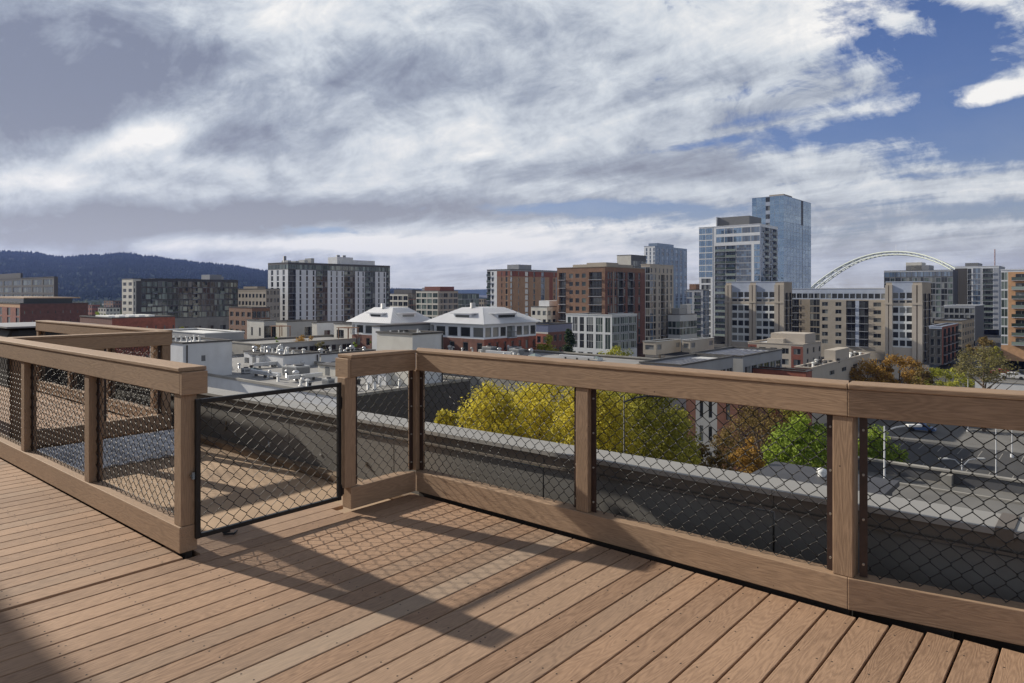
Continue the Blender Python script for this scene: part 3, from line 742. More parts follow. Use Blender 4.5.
# --- brown tower and annex
b = Bld('apartment_tower', 'reddish brown ten storey apartment tower at the centre right behind a white glazed annex', 557, 605, 645, 250, 267)
Lr = [(.25, 'w'), (1.1, 'b', {'wall': 'brick_brown'}), (.25, 'w'), (.9, 'o', {'nx': 1}), (.9, 'o', {'nx': 1}), (.9, 'o', {'nx': 1, 'gl': 'glass_green'}), (.2, 'w'), (1.9, 'b', {'wall': 'brick_brown'}), (.35, 'w')]
Rr = [(.4, 'w'), (.55, 't', {'nx': 1}), (.5, 't', {'nx': 1}), (.25, 'w', {'wall': 'beige_dark'}), (.6, 't', {'nx': 1}), (1.1, 'b', {'wall': 'dark_panel'}), (.6, 't', {'nx': 1}), (.3, 'w'), (1.1, 'b', {'wall': 'dark_panel'}), (.5, 't', {'nx': 1}), (.5, 'w'), (.6, 't', {'nx': 1}), (.9, 'w')]
b.facade('L', [(1.5, [w1], 'brick_brown')]+floors(9, 3.02, Lr, 'brick_brown')); b.facade('R', [(1.5, [w1], 'brick_brown')]+floors(9, 3.02, Rr, 'brick_dark'))  # right face in darker brick, its shade put into the colour
b.finish('tan', 'brick_brown', capmat='beige_dark'); b.blk('penthouse', .2, .9, .15, .8, 1.6, 'tan'); b.blk('penthouse', .45, .85, .2, .5, 2.2, 'tan')
b = Bld('apartment_building', 'white framed glass annex of four storeys in front of the brown tower', 566, 612, 637, 232, 315.5, )
g = {'fr': 'frame_white', 'gl': 'glass_green'}
Lr = [(.25, 'w'), (.7, 'G', g), (.2, 'w'), (1.0, 'G', {'fr': 'frame_white', 'nz': 2, 'nx': 3}), (.25, 'w'), (.9, 'G', {'fr': 'frame_white', 'nz': 2}), (.3, 'w'), (1.3, 'G', {'fr': 'frame_white', 'nz': 2, 'nx': 3}), (.3, 'w'), (1.3, 'G', {**g, 'nz': 2, 'nx': 3}), (.3, 'w'), (1.0, 'G', g), (.2, 'w')]
b.facade('L', [(.5, [w1], 'frame_white'), (5.6, Lr, 'frame_white'), (5.6, Lr, 'frame_white'), (.6, [w1], 'frame_white'), (3, rep([(1, 'w'), (2, 'O')], 5), 'frame_white')])
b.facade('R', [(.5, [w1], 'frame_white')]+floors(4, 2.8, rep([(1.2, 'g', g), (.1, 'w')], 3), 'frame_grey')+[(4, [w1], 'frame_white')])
b.finish('grey_roof', 'frame_white', capmat='frame_white')
b = Bld('apartment_tower', 'pale beige apartment tower with a dark glazed corner, right of the brown tower', 641, 650, 673.5, 285, 264.5)
b.facade('L', [(1, [w1], 'beige')]+floors(12, 2.85, [(1, 'g', {'gl': 'glass_blue'}), (1, 'g', {'gl': 'glass_dark'})], 'metal_grey')); b.facade('R', [(1, [w1], 'beige'), (2.8, rep([(1, 'n', {'nx': 1}), (.3, 'w')], 6), 'beige')]+floors(11, 2.85, [(1, 'g', {'gl': 'glass_blue'}), (1, 't', {'nx': 1}), (.4, 'w'), (1, 'n', {'nx': 1}), (1.3, 'b', {'wall': 'beige'}), (.4, 'w'), (.8, 't', {'nx': 1}), (.4, 'w'), (1, 't', {'nx': 1}), (.3, 'w')], 'beige')); b.finish('grey_roof', 'beige', capmat='beige')
b = Bld('office_building', 'plain beige block with dark upper corner rising behind the brown tower', 617, 631, 646, 390, 255)
b.facade('L', [(40, [w1], 'stucco_cream')]); b.facade('R', [(3, [w1], 'dark_panel')]+floors(11, 3.4, rep([(1, 'g')], 3), 'dark_panel')); b.finish('grey_roof')
b.blk('parapet_screen', .0, .3, 0, .9, 2.2, 'dark_panel') if False else None
b = Bld('apartment_tower', 'distant slim blue-grey tower between beige tower and the tall balconied tower', 644, 655, 687, 560, 246)
b.facade('L', [(1.2, [w1], 'metal_white')]+floors(18, 3.1, rep([(.8, 'w'), (1, 't', {'nx': 1, 'gl': 'glass_blue'})], 3), 'metal_white')); b.facade('R', [(1.2, [w1], 'tower_blue')]+floors(18, 3.1, rep([(.6, 'w'), (1.5, 't', {'nx': 1, 'gl': 'glass_blue'})], 7), 'tower_blue')); b.finish('grey_roof', 'tower_blue', capmat='tower_blue'); b.blk('penthouse', .1, .9, .1, .6, 3, 'tower_blue')
b = Bld('office_building', 'low white building with green glass band left of the tall balconied tower', 668, 680, 697, 290, 315)
b.facade('L', [(2.6, [w1], 'frame_white'), (3, rep([(1, 'g', {'gl': 'glass_green'})], 3), 'frame_white'), (3, rep([(1, 'g', {'gl': 'glass_green'})], 3), 'frame_white'), (3, [w1], 'frame_white')]); b.facade('R', [(2.6, [w1], 'frame_white'), (3, rep([(1, 'g', {'gl': 'glass_green'})], 5), 'frame_white'), (3, rep([(1, 'g', {'gl': 'glass_green'})], 5), 'frame_white'), (3, [w1], 'frame_white')]); b.finish('white_roof'); b.blk('rooftop_unit', .2, .8, .1, .5, 3, 'unit_grey'); b.blk('rooftop_unit', .2, .8, .55, .8, 4.5, 'vent_white')
# --- tall towers
b = Bld('apartment_tower', 'tall balconied tower with white slab edges, left of the blue glass tower', 713, 760, 778, 330, 224)
bl_ = {'gl': 'glass_blue', 'rail': 'glass', 'wall': 'slab_grey'}
Lr = [(.35, 'w', {'wall': 'metal_white'}), (2.4, 'b', bl_), (2.2, 'b', bl_), (3.2, 'g', {'gl': 'glass_blue', 'nz': 2}), (.5, 'w', {'wall': 'metal_white'}), (1.2, 'g', {'gl': 'glass_sky'})]
Lt = [(.35, 'w', {'wall': 'metal_white'}), (1, 'g', {'gl': 'glass_sky', 'wall': 'metal_white'}), (1, 'g', {'gl': 'glass_blue', 'wall': 'metal_white'}), (1, 'g', {'gl': 'glass_sky', 'wall': 'metal_white'}), (1, 'g', {'gl': 'glass_blue', 'wall': 'metal_white'}), (1, 'g', {'gl': 'glass_blue', 'wall': 'metal_white'})]
Rr = [(.3, 'w'), (1, 'g', {'gl': 'glass_blue'}), (1.6, 'b', bl_), (1, 't', {'nx': 1}), (1.6, 'b', bl_), (.4, 'w')]
b.facade('L', [(1, [w1], 'metal_white'), (3.1, Lt, 'metal_white'), (1, [w1], 'metal_white'), (3.1, Lt, 'metal_white'), (1.2, [w1], 'metal_white')]+floors(15, 2.95, Lr, 'slab_grey'))
b.facade('R', [(1, [w1], 'metal_white')]+floors(18, 2.95, Rr, 'panel_blue'))
b.finish('grey_roof', 'metal_white', capmat='metal_white'); b.blk('penthouse', .04, .72, .15, .8, 5.0, 'louver'); b.blk('screen_wall', .02, .035, .1, .8, 5.4, 'metal_white')
b = Bld('apartment_tower', 'narrow pale glass wing attached left of the balconied tower', 699, 712.6, 714, 331, 227)
b.facade('L', [(.4, [w1], 'metal_white')]+floors(8, 2.95, rep([(1, 'g', {'gl': 'glass_sky'})], 2), 'metal_white')+floors(11, 2.95, [(.3, 'w'), (2, 'O', {'gl': 'glass_dark'}), (.2, 'w')], 'metal_white')); b.facade('R', [(60, [w1], 'metal_white')]); b.finish('grey_roof', 'metal_white', capmat='metal_white')
b = Bld('apartment_building', 'dark glazed lower wing at the foot of the balconied tower', 686.5, 703, 709, 318, 290)
b.facade('L', [(.8, [w1], 'slab_grey')]+floors(7, 2.95, [(1, 'g', {'gl': 'glass_blue'}), (.3, 'w'), (1.2, 'b', bl_), (.3, 'w')], 'slab_grey')); b.facade('R', floors(8, 2.95, [(1, 'g', {'gl': 'glass_blue'})], 'slab_grey')); b.finish('grey_roof', 'slab_grey'); b.blk('rooftop_unit', .1, .5, .2, .8, 3, 'brick_brown')
b = Bld('glass_tower', 'tallest blue mirrored glass tower with notched flat top', 752, 784, 811, 520, 195.5)
gs = {'gl': 'glass_sky', 'fr': 'panel_blue', 'nx': 1, 'nz': 2}
b.facade('L', floors(14, 6.4, rep([(1, 'v', gs)], 3)+[(.9, 'h', {'gl': 'glass_dark'})]+rep([(1, 'v', gs)], 3), 'panel_blue')); b.facade('R', floors(3, 6.4, rep([(1, 'v', gs)], 6)+[(.8, 'w', {'wall': 'dark_panel'})]+rep([(1, 'v', gs)], 3), 'panel_blue')+floors(11, 6.4, rep([(1, 'v', gs)], 6)+[(.12, 'w', {'wall': 'metal_grey'})]+rep([(1, 'v', gs)], 3), 'panel_blue')); b.finish('grey_roof', 'panel_blue', capmat='panel_blue', maxw=100)
b.blk('penthouse', .45, .9, .1, .4, 2.4, 'tan')
# --- beige blocks on the right
def beige_bays(nb):
    o = []
    for _ in range(nb): o += [(.9, 'w'), (1, 'O', {'nx': 1, 'wall': 'frame_white', 'fr': 'frame_white'}), (1, 'O', {'nx': 1, 'wall': 'frame_white', 'fr': 'frame_white'}), (1, 'O', {'nx': 1, 'wall': 'frame_white', 'fr': 'frame_white'})]
    return o+[(1.3, 'w')]
def beige_block(name, label, l, c, r, Y, yt, nb, side='beige_dark'):
    b = Bld(name, label, l, c, r, Y, yt)
    bb = beige_bays(nb)
    top = [(x[0], 'w' if x[1] == 'w' else 'O', {'wall': 'beige' if x[1] == 'w' else 'panel_blue', 'fr': 'frame_white', 'nx': 1}) for x in bb]
    b.facade('L', [(3.4, [(x[0], 'w', {'wall': 'beige' if x[1] == 'w' else 'panel_blue'}) for x in bb], 'beige'), (3.0, top, 'beige'), (1.4, [(x[0], x[1], {**x[2], 'wall': 'beige'} if len(x) > 2 else {}) for x in bb], 'beige'), (.9, [w1], 'beige')]+floors(5, 3.0, bb, 'beige')+[(8, [w1], 'beige')])
    b.facade('R', [(4, [w1], side)]+floors(9, 3.0, rep([(.5, 'w'), (.8, 't', {'nx': 1}), (1.2, 'b', {'wall': 'dark_panel'})], 2)+[(.4, 'w')], side))  # side wall coloured darker than the front to hold its shade
    b.finish('grey_roof', 'beige', capmat='panel_blue', cap_h=.3)
    L_ = b.L; tot = sum(x[0] for x in bb); t = 0
    for x in bb:
        w = x[0]/tot*L_
        if x[1] == 'w':
            m = MB(); m.box(-L_+t-.15, -L_+t+w*.42, -.7, -.01, 0, b.top-1.0); m.box(-L_+t+w*.58, -L_+t+w+.15, -.7, -.01, 0, b.top-1.0); m.box(-L_+t-.3, -L_+t+w+.3, -.85, -.71, b.top-8.2, b.top-7.5)
            m.build('pilaster', 'beige', b.root)
        t += w
    return b
beige_block('apartment_building', 'beige stone apartment block with white window grids and pilasters below the towers', 726, 784, 792, 268, 282, 2)
b = Bld('apartment_building', 'shaded beige link wing with tall dark windows between the two stone blocks', 785, 826, 838, 292, 289)
b.facade('L', [(1.5, [w1], 'panel_blue'), (2.8, rep([(1, 'O')], 7), 'panel_blue')]+floors(8, 2.95, [(.3, 'w'), (.5, 'n', {'nx': 1}), (1.2, 'b', {'wall': 'dark_panel'}), (.5, 'n', {'nx': 1}), (.4, 'w'), (.6, 'w', {'wall': 'beige_dark'}), (1.4, 'g'), (.8, 'w')], 'beige_dark')); b.facade('R', [(60, [w1], 'beige_dark')]); b.finish('grey_roof', 'beige_dark', capmat='panel_blue')
b = Bld('apartment_building', 'long beige wing with rows of wide windows under the bridge arch', 820, 887, 892, 262, 288.5)
Lr = [(1.0, 'o', {'nx': 2}), (.35, 'w'), (1.0, 'o', {'nx': 2}), (.25, 'w'), (.9, 'b', {'wall': 'dark_panel'}), (.35, 'w', {'wall': 'panel_blue'}), (.9, 'b', {'wall': 'dark_panel'}), (.2, 'w'), (1.2, 'o', {'nx': 2}), (.3, 'w')]
b.facade('L', [(1.6, [w1], 'panel_blue'), (2.6, rep([(1, 'O', {'nx': 1})], 11), 'panel_blue'), (.4, [w1], 'beige')]+floors(6, 2.95, Lr, 'tan')+[(9, [w1], 'tan')]); b.facade('R', [(40, [w1], 'beige_dark')]); b.finish('grey_roof', 'tan', capmat='metal_white')
beige_block('apartment_building', 'beige stone corner block with one white window grid, right end of the long wing', 886, 922, 931, 250, 282, 1)
# --- right side
b = Bld('office_building', 'dark glazed modern block with stepped roof behind the beige corner block', 884, 953, 958, 400, 270)
b.facade('L', [(.6, [w1], 'metal_white'), (3.3, rep([(1, 'g', {'gl': 'glass_blue'})], 12), 'frame_dark')]+floors(9, 3.4, rep([(1, 'g', {'gl': 'glass_dark'}), (.8, 'O', {'gl': 'glass_green'})], 6), 'metal_grey')); b.facade('R', [(40, [w1], 'dark_panel')]); b.finish('dark_roof', 'metal_grey'); b.blk('penthouse', .32, .66, .1, .9, 3.4, 'metal_grey'); b.blk('penthouse', .32, .55, .1, .8, 5.2, 'stucco_cream')
b = Bld('apartment_tower', 'grey slab tower with blank dark shaft and white balconies right of the dark glazed block', 955, 999, 1005, 410, 266)
Lr = [(2.6, 'w', {'wall': 'flashing'}), (.9, 'b', {'wall': 'metal_white'}), (.25, 'w', {'wall': 'metal_white'}), (1.6, 'g', {'gl': 'glass_blue'}), (.3, 'w'), (2.3, 'b', {'wall': 'metal_white', 'gl': 'glass_dark', 'rail': 'glass'}), (1.1, 'w')]
b.facade('L', [(1, [w1], 'metal_white')]+floors(11, 3.3, Lr, 'slab_grey')); b.facade('R', [(60, [w1], 'slab_grey')]); b.finish('grey_roof', 'slab_grey', capmat='metal_white'); b.blk('penthouse', .2, .5, .2, .8, 2.6, 'louver')
m = MB(); m.cyl(-b.L*.1, 2, b.top, b.top+10, .25, n=6); m.build('mast', 'brick_dark', b.root)
b = Bld('apartment_tower', 'orange brick apartment tower with curved white balconies at the right edge', 1001, 1075, 1085, 215, 269)
Lr = [(.8, 'g', {'gl': 'glass_green', 'fr': 'frame_white', 'wall': 'metal_white', 'nx': 2}), (.4, 'w'), (2.2, 'c', {'dep': 1.7, 'rail': 'glass'}), (.9, 'w'), (1, 'o'), (1.9, 'b', {'wall': 'brick_orange', 'dep': 1.5, 'rail': 'bars'}), (.8, 'w')]
b.facade('L', [(.6, [w1], 'metal_white')]+floors(8, 2.95, Lr, 'brick_orange')+[(5, [w1], 'brick_orange')]); b.facade('R', [(60, [w1], 'brick_orange')]); b.finish('grey_roof', 'metal_grey', capmat='metal_white'); b.blk('penthouse', .25, .6, .2, .8, 2, 'dark_panel')  # unseen back walls grey, to keep orange bounce light off the neighbours
b = Bld('apartment_building', 'terraced grey block stepping down in front of the slab tower', 944, 975, 984, 330, 306)
b.facade('L', [(.8, [w1], 'slab_grey')]+floors(5, 3.1, rep([(1, 'O')], 6), 'metal_grey')); b.facade('R', [(40, [w1], 'dark_panel')]); b.finish('dark_roof', 'metal_grey', capmat='metal_white')
b = Bld('apartment_building', 'brown brick block with white roof gravel left of the bare trees', 934, 962, 974, 280, 321)
b.facade('L', [(.8, [w1], 'beige_dark')]+floors(4, 3.1, rep([(1, 'O')], 5), 'beige_dark')); b.facade('R', [(.8, [w1], 'beige_dark')]+floors(4, 3.1, rep([(1, 'o')], 5), 'beige_dark')); b.finish('white_roof')
b = Bld('apartment_building', 'narrow white and red brick building tucked beside the beige corner block', 929, 942, 958, 225, 327)
b.facade('L', [(.6, [w1], 'panel_blue')]+floors(4, 2.9, rep([(.3, 'w'), (1, 'O'), (.2, 'w')], 2), 'frame_dark')); b.facade('R', [(.6, [w1], 'brick_red')]+floors(4, 2.9, rep([(.5, 'w'), (1, 'b', {'wall': 'dark_panel'})], 4), 'brick_red')); b.finish('grey_roof', capmat='panel_blue')
b = Bld('low_building', 'low beige building with red corner bay and stepped roof box', 748, 803, 821, 205, 345)
b.facade('L', [(.5, [w1], 'beige')]+floors(2, 3.2, [(.8, 'o', {'wall': 'red_panel'}), (1, 'o'), (1, 'o'), (1, 'o'), (1.0, 'o', {'wall': 'red_panel'})], 'beige')); b.facade('R', [(.5, [w1], 'beige')]+floors(2, 3.2, rep([(1, 'w'), (1, 'o')], 3), 'beige')); b.finish('white_roof', capmat='beige')
b.blk('roof_box', .33, .95, .25, .85, 3.2, 'beige'); b.blk('roof_box', .3, .6, .15, .3, 1.6, 'beige')

# ---------------------------------------------------------------- middle ground, low buildings and roofs
RZ = -9.6
def lowbox(name, label, l, c, r, Y, yt, zb=GZ, wl='stucco_cream', wr='stucco_white', roof='white_roof', Lr=None, Rr=None, capm='flashing', head=.5, n=1, fh=3.0, cat='building', cap_h=.22):
    b = Bld(name, label, l, c, r, Y, yt, zb=zb, cat=cat)
    b.facade('L', [(head, [w1], wl)]+floors(n, fh, Lr or [w1], wl)+[(30, [w1], wl)]); b.facade('R', [(head, [w1], wr)]+floors(n, fh, Rr or [w1], wr)+[(30, [w1], wr)])
    b.finish(roof, capmat=capm, cap_h=cap_h); return b
def wn(n, k='o', **o): return rep([(1, k, o)], n)
# solar roofed pair
b = lowbox('low_building', 'grey building with solar panelled roof and big windows, nearer of the pair', 640, 681, 733, 100, 366, wl='stucco_grey', wr='stucco_grey', Rr=[(1.2, 'w')]+wn(6, 'O', nx=2), head=1.3)
def solar_roof(b, x0, x1, y0, y1):
    m = MB(); nx_, ny_ = 7, 10
    for i in range(nx_):
        for j in range(ny_):
            ax = -b.L*(1-x0)+(x1-x0)*b.L*i/nx_; bx = ax+(x1-x0)*b.L/nx_*.85; ay = b.W*(y0+(y1-y0)*j/ny_); by = ay+b.W*(y1-y0)/ny_*.85
            m.q([(ax, ay, b.top-.1), (bx, ay, b.top+.0), (bx, by, b.top+.0), (ax, by, b.top-.1)])
    m.build('solar_array', 'solar', b.root)
solar_roof(b, .1, .95, .05, .8)
b = lowbox('low_building', 'grey building with solar panelled roof, farther right one of the pair', 690, 743, 782, 114, 357, wl='stucco_grey', wr='stucco_grey', Rr=[(.2, 'w')]+wn(6, 'O', nx=2)+[(.1, 'w')], head=1.3)
solar_roof(b, .1, .95, .1, .95)
def hv(name, label, l, c, r, Y, yt, yb, mt='unit_grey'):
    zb = zat(yb, Y); b = Bld(name, label, l, c, r, Y, yt, zb=zb, cat='air handler')
    b.facade('L', [(b.top*.2, [w1], mt), (b.top*.5, [(.3, 'w'), (2, 'O', {'gl': 'louver'}), (.3, 'w')], mt), (3, [w1], mt)]); b.facade('R', [(b.top*.15, [w1], mt), (b.top*.55, [(.2, 'w'), (1, 'O', {'gl': 'louver'}), (3, 'w'), (1, 'O', {'gl': 'louver'}), (.2, 'w')], mt), (3, [w1], mt)])
    b.finish('unit_grey', capmat='unit_grey', cap_h=.06); return b
hv('air_handler', 'long beige-grey rooftop air handling unit, left one above the solar roofs', 643, 656, 681, 125, 342, 355, 'tan')
hv('air_handler', 'long beige-grey rooftop air handling unit, right one above the solar roofs', 682, 690, 714, 128, 340.5, 352.5, 'tan')
# big flat roof behind the right rail
b = lowbox('low_building', 'wide flat grey-roofed building just above the right railing', 425, 628, 668, 103, 366.5, wl='concrete', wr='concrete', roof='grey_roof', Lr=wn(20, 'O'), head=.6, capm='concrete')
FR = b
# beige low with gravel roof
b = lowbox('low_building', 'beige flat building with white roof full of dark vents right of the brick wall', 795, 812, 870, 130, 368.5, wl='brick_red', wr='beige', roof='white_roof', Rr=[(1, 'w')]+wn(3, 's')+[(1, 'w')], capm='beige')
GR = b
b.blk('roof_box', .2, .9, .38, .62, 2.6, 'beige')
b = lowbox('brick_wall', 'low red brick wall in front of the low beige buildings', 752, 806, 812, 112, 372, wl='brick_red', wr='brick_red', roof='dark_roof', cat='wall', cap_h=.12)
# across the street: arched brick and white building below the right rail
b = Bld('brick_building', 'brick and white fronted building with pointed dark arches seen through the mesh', 686, 738, 768, 82, 388)
ar = {'gl': 'glass_dark', 'wall': 'stucco_grey', 'nx': 1}
b.facade('L', [(1.5, [w1], 'brick_dark')]+floors(3, 3.0, [(.9, 'w'), (.12, 'w', {'wall': 'stucco_grey'}), (.8, 'n', ar), (.8, 'n', ar), (.2, 'w', {'wall': 'stucco_grey'}), (.5, 'w'), (.9, 'n', {'gl': 'glass_dark', 'nx': 1}), (.4, 'w')], 'brick_dark')); b.facade('R', [(30, [w1], 'brick_dark')]); b.finish('dark_roof')  # grey and dark brick walls put the front's shade into the colour
# left roofs --------------------------------------------------------
r1 = lowbox('low_building', 'white low building with broad grey roof covered in vents, beyond the gate', 130, 345, 470, 74, 398, wl='stucco_white', wr='flashing', roof='grey_roof', capm='concrete', head=.6, cap_h=.3)
r2 = lowbox('low_building', 'white stucco roof storey with dark flashing, downpipe and square louvre at left', 150, 183, 232, 92, 344, zb=RZ-1, wl='stucco_white', wr='stucco_white', Rr=[(1.4, 'w'), (1, 's', {'gl': 'louver'}), (2.3, 'w')], head=.9, fh=2.6)
m = MB(); m.tube([(.08, .5, r2.top-.2), (.08, .5, .2)], .09, 6); m.build('downpipe', 'flashing', r2.root)
r3 = lowbox('low_building', 'white stucco roof storey with patio doors and dark bent downpipe, above the gate', 244, 283, 319.5, 106, 356, zb=RZ-2, wl='stucco_white', wr='stucco_white', Lr=[(1, 'b', {'wall': 'stucco_white'}), (.4, 'w'), (.6, 'n', {}), (.4, 'w'), (.8, 'n', {}), (.3, 'w')], head=.7, fh=2.4, roof='grey_roof')
m = MB(); m.tube([(.1, r3.W*.93, r3.top-.2), (.1, r3.W*.93, 1.4), (.1, r3.W*.72, .5)], .12, 6); m.build('downpipe', 'flashing', r3.root)
r4 = lowbox('low_building', 'white stucco roof storey with one wide window right of the bent downpipe', 305, 321, 375, 112, 355, zb=RZ-2, Rr=[(.4, 'w'), (1, 'o', {'gl': 'glass_green', 'nx': 2}), (2, 'w')], head=.7, fh=2.4, roof='grey_roof')
r5 = lowbox('low_building', 'white box-like roof storey with brown flashing behind the corner post', 377, 412.5, 443, 84, 335, zb=RZ-2, wl='stucco_cream', wr='stucco_white', Rr=[(1.6, 'w'), (.8, 's', {'gl': 'louver'}), (1, 'w')], head=1.1, fh=2.4)  # cream left wall and cool white right wall carry sun and shade
m = MB(); m.tube([(.08, r5.W-.2, r5.top-.2), (.08, r5.W-.2, .2)], .08, 6); m.build('downpipe', 'flashing', r5.root)
# long sheds with white roofs behind
lowbox('low_building', 'long low shed with bright white roof at left behind the stucco storey', 160, 205, 244, 150, 334, roof='white_paint', wl='stucco_grey', wr='stucco_grey', capm='white_paint')
lowbox('low_building', 'dark-walled low shed with carports below the white terraced homes', 222, 260, 372, 140, 345, roof='grey_roof', wl='concrete', wr='stucco_grey', Rr=wn(10, 'O'), capm='concrete')
# terraced white homes
lowbox('townhouse', 'white terraced house with two dark doors, leftmost of the white homes', 247, 264, 276, 172, 321, wr='stucco_grey', Lr=[(.6, 'w'), (1, 'n', {'nx': 1}), (.7, 'w'), (1, 'n', {'nx': 1}), (.4, 'w')], Rr=wn(1, 'b', wall='dark_panel'), head=1.2, fh=3.2)
lowbox('townhouse', 'pale grey terraced house behind the golden tall grass', 272, 287, 317, 175, 322, wr='stucco_grey', Rr=[(2, 'w'), (1, 'b', {}), (.5, 'w')], head=1.2)
lowbox('townhouse', 'white terraced house with one square window right of the golden grass', 312, 317, 352, 170, 323, wr='stucco_white', Rr=[(.6, 'w'), (1.2, 'o', {'nx': 2}), (1, 'w'), (1.2, 'b', {}), (.2, 'w')], head=1.2)
lowbox('townhouse', 'cream terraced house with timber pergola left of the first pitched roof', 334, 361, 380, 160, 325, Lr=[(.3, 'w'), (1.2, 'O', {'nx': 2}), (1, 'w'), (1, 'o', {}), (.3, 'w')], Rr=wn(2, 'b', wall='beige_dark'), wr='stucco_grey', head=1.0)
lowbox('townhouse', 'grey terraced house with strip windows in front of the pitched roofs', 372, 380, 438, 128, 327, wl='stucco_white', wr='stucco_grey', Rr=[(.6, 'w'), (1, 'o', {'nx': 1}), (.6, 'w'), (1, 'o', {'nx': 1}), (.5, 'w'), (1, 'o', {'nx': 1}), (.6, 'w'), (1, 'b', {'wall': 'dark_panel'}), (.2, 'w')], head=.9)
# pitched roofs
def pitched(label, l, c, r, Y, ye, yr):
    b = Bld('pitched_house', label, l, c, r, Y, ye, cat='house')
    b.facade('L', [(.25, [w1], 'metal_white')]+floors(1, 2.4, [(.4, 'b', {'wall': 'metal_white'})]+rep([(.12, 'w'), (1, 'O', {'nx': 1})], 4), 'metal_white')+floors(4, 3.1, rep([(.6, 'w'), (1, 'o', {'nx': 1})], 4), 'brick_dark'))
    b.facade('R', [(.25, [w1], 'metal_white')]+floors(1, 2.4, rep([(.12, 'w'), (1, 'O', {'nx': 1})], 3)+[(1.4, 'b', {'wall': 'metal_white'})]+rep([(.12, 'w'), (1, 'O', {'nx': 1})], 3), 'metal_white')+floors(4, 3.1, rep([(.6, 'w'), (1, 'o', {'nx': 1})], 7), 'brick_red'))
    b.mats; b.finish(None, 'brick_dark', capmat='metal_white', cap_h=.15)
    L_, W_, H_ = b.L, b.W, b.top; h = zat(yr, Y+12)-GZ-H_; e = 1.0
    m = MB(); i = min(L_, W_)*.31
    c0 = [(-L_-e, -e), (e, -e), (e, W_+e), (-L_-e, W_+e)]; c1 = [(-L_+i, i), (-i, i), (-i, W_-i), (-L_+i, W_-i)]
    for k in range(4):
        k2 = (k+1) % 4
        a0, a1 = Vector((*c0[k], H_+.16)), Vector((*c0[k2], H_+.16)); b0, b1 = Vector((*c1[k], H_+h)), Vector((*c1[k2], H_+h))
        m.q([a0, a1, b1, b0])
        n_ = max(4, int((a1-a0).length/.7))
        for s in range(1, n_):
            q = s/n_; u_ = (b0-a0); p = a0.lerp(a1, q)
            # seam follows the slope straight up until it meets hip or ridge
            dr = (a1-a0).normalized(); perp = (b0-a0)-dr*((b0-a0).dot(dr)); run_ = abs((b0-a0).dot(dr)); dist = min((p-a0).length, (a1-p).length); f = min(1, dist/max(run_, .01))
            p2 = p+perp*f
            m.tube([p+Vector((0, 0, .015)), p2+Vector((0, 0, .015))], .025, 4)
    m.q([Vector((*q, H_+h)) for q in c1])
    m.q([Vector((*q, H_+.158)) for q in reversed(c0)])
    rf_ = m.build('roof', 'metal_roof', b.root)
    # dormer on the right plane
    def dorm(face):
        m = MB(); g = MB()
        if face == 'R':
            y0, y1 = W_*.3, W_*.68; x = -i*.22
            m.box(x-2.5, x, y0, y1, H_+.2+h*.1, H_+h*.62, 0); m.box(x-3.8, x+.5, y0-.5, y1+.5, H_+h*.62+.002, H_+h*.62+.18, 1); g.box(x, x+.06, y0+.5, y1-.5, H_+.3+h*.16, H_+h*.55)
        else:
            y = i*.25; x0, x1 = -L_*.62, -L_*.3
            m.box(x0, x1, y, y+2.5, H_+.2+h*.1, H_+h*.62, 0); m.box(x0-.5, x1+.5, y-.5, y+3.8, H_+h*.62+.002, H_+h*.62+.18, 1); g.box(x0+.5, x1-.5, y-.06, y, H_+.3+h*.16, H_+h*.55)
        d = m.build('dormer', ['metal_white', 'metal_roof'], b.root); g.build('window', 'glass_dark', d)
    dorm('R'); dorm('L')
    m = MB(); m.cyl(-L_*.5, W_*.3, H_+h-.1, H_+h+.9, .5, n=8); m.build('roof_vent', 'vent_white', b.root)
pitched('house with white hipped metal roof and dormers, right one of the two', 430, 484, 536, 128, 325, 307)
pitched('house with white hipped metal roof and dormers, left one beside the striped tower', 352, 391, 430, 150, 324, 307)

# distant small buildings
far = [(84, 92, 100, 520, 305, 'brick_red', 'small red brick building below the forest, left of the cream end wall'),
       (98, 106, 120, 480, 308, 'stucco_cream', 'small white house with red trim near the foot of the hill'),
       (104, 113, 124, 640, 301, 'brick_brown', 'brownish house half hidden by trees at the foot of the hill'),
       (476, 484, 492, 520, 299, 'beige_dark', 'far low tan building in the gap left of the brick tower')]
for (l, c, r, Y, yt, mt, lb) in far:
    b = Bld('house', lb, l, c, r, Y, yt, cat='house')
    b.facade('L', floors(5, 3.2, wn(3), mt)); b.facade('R', floors(5, 3.2, wn(4), mt)); b.finish('grey_roof')

# ---------------------------------------------------------------- roof vents and units (things)
def vent_proto(kindn):
    if kindn == 'pipe':
        m = MB(); m.cyl(0, 0, 0, .7, .16, n=8); m.cyl(0, 0, .68, .85, .3, .12, n=8); return m.mesh('roof_vent', ['vent_white'])
    if kindn == 'goose':
        m = MB(); m.tube([(0, 0, 0), (0, 0, .8), (.12, 0, 1.0), (.35, 0, 1.0), (.45, 0, .8)], .16, 7); m.cyl(0, 0, 0, .12, .3, n=8); return m.mesh('roof_vent', ['vent_white'])
    if kindn == 'turbine':
        m = MB(); m.cyl(0, 0, 0, .5, .2, n=8); m.tube([(0, 0, .5), (0, 0, .65), (0, 0, .85), (0, 0, 1.0)], [.2, .34, .34, .1], 10); return m.mesh('roof_vent', ['galvanised'])
    if kindn == 'dark':
        m = MB(); m.cyl(0, 0, 0, .45, .28, n=8); m.cyl(0, 0, .45, .6, .38, .3, n=8); return m.mesh('roof_vent', ['flashing'])
PR = {k: vent_proto(k) for k in ('pipe', 'goose', 'turbine', 'dark')}
VL = {'pipe': 'white pipe vent with cap', 'goose': 'white gooseneck vent', 'turbine': 'metal turbine vent', 'dark': 'dark round vent'}
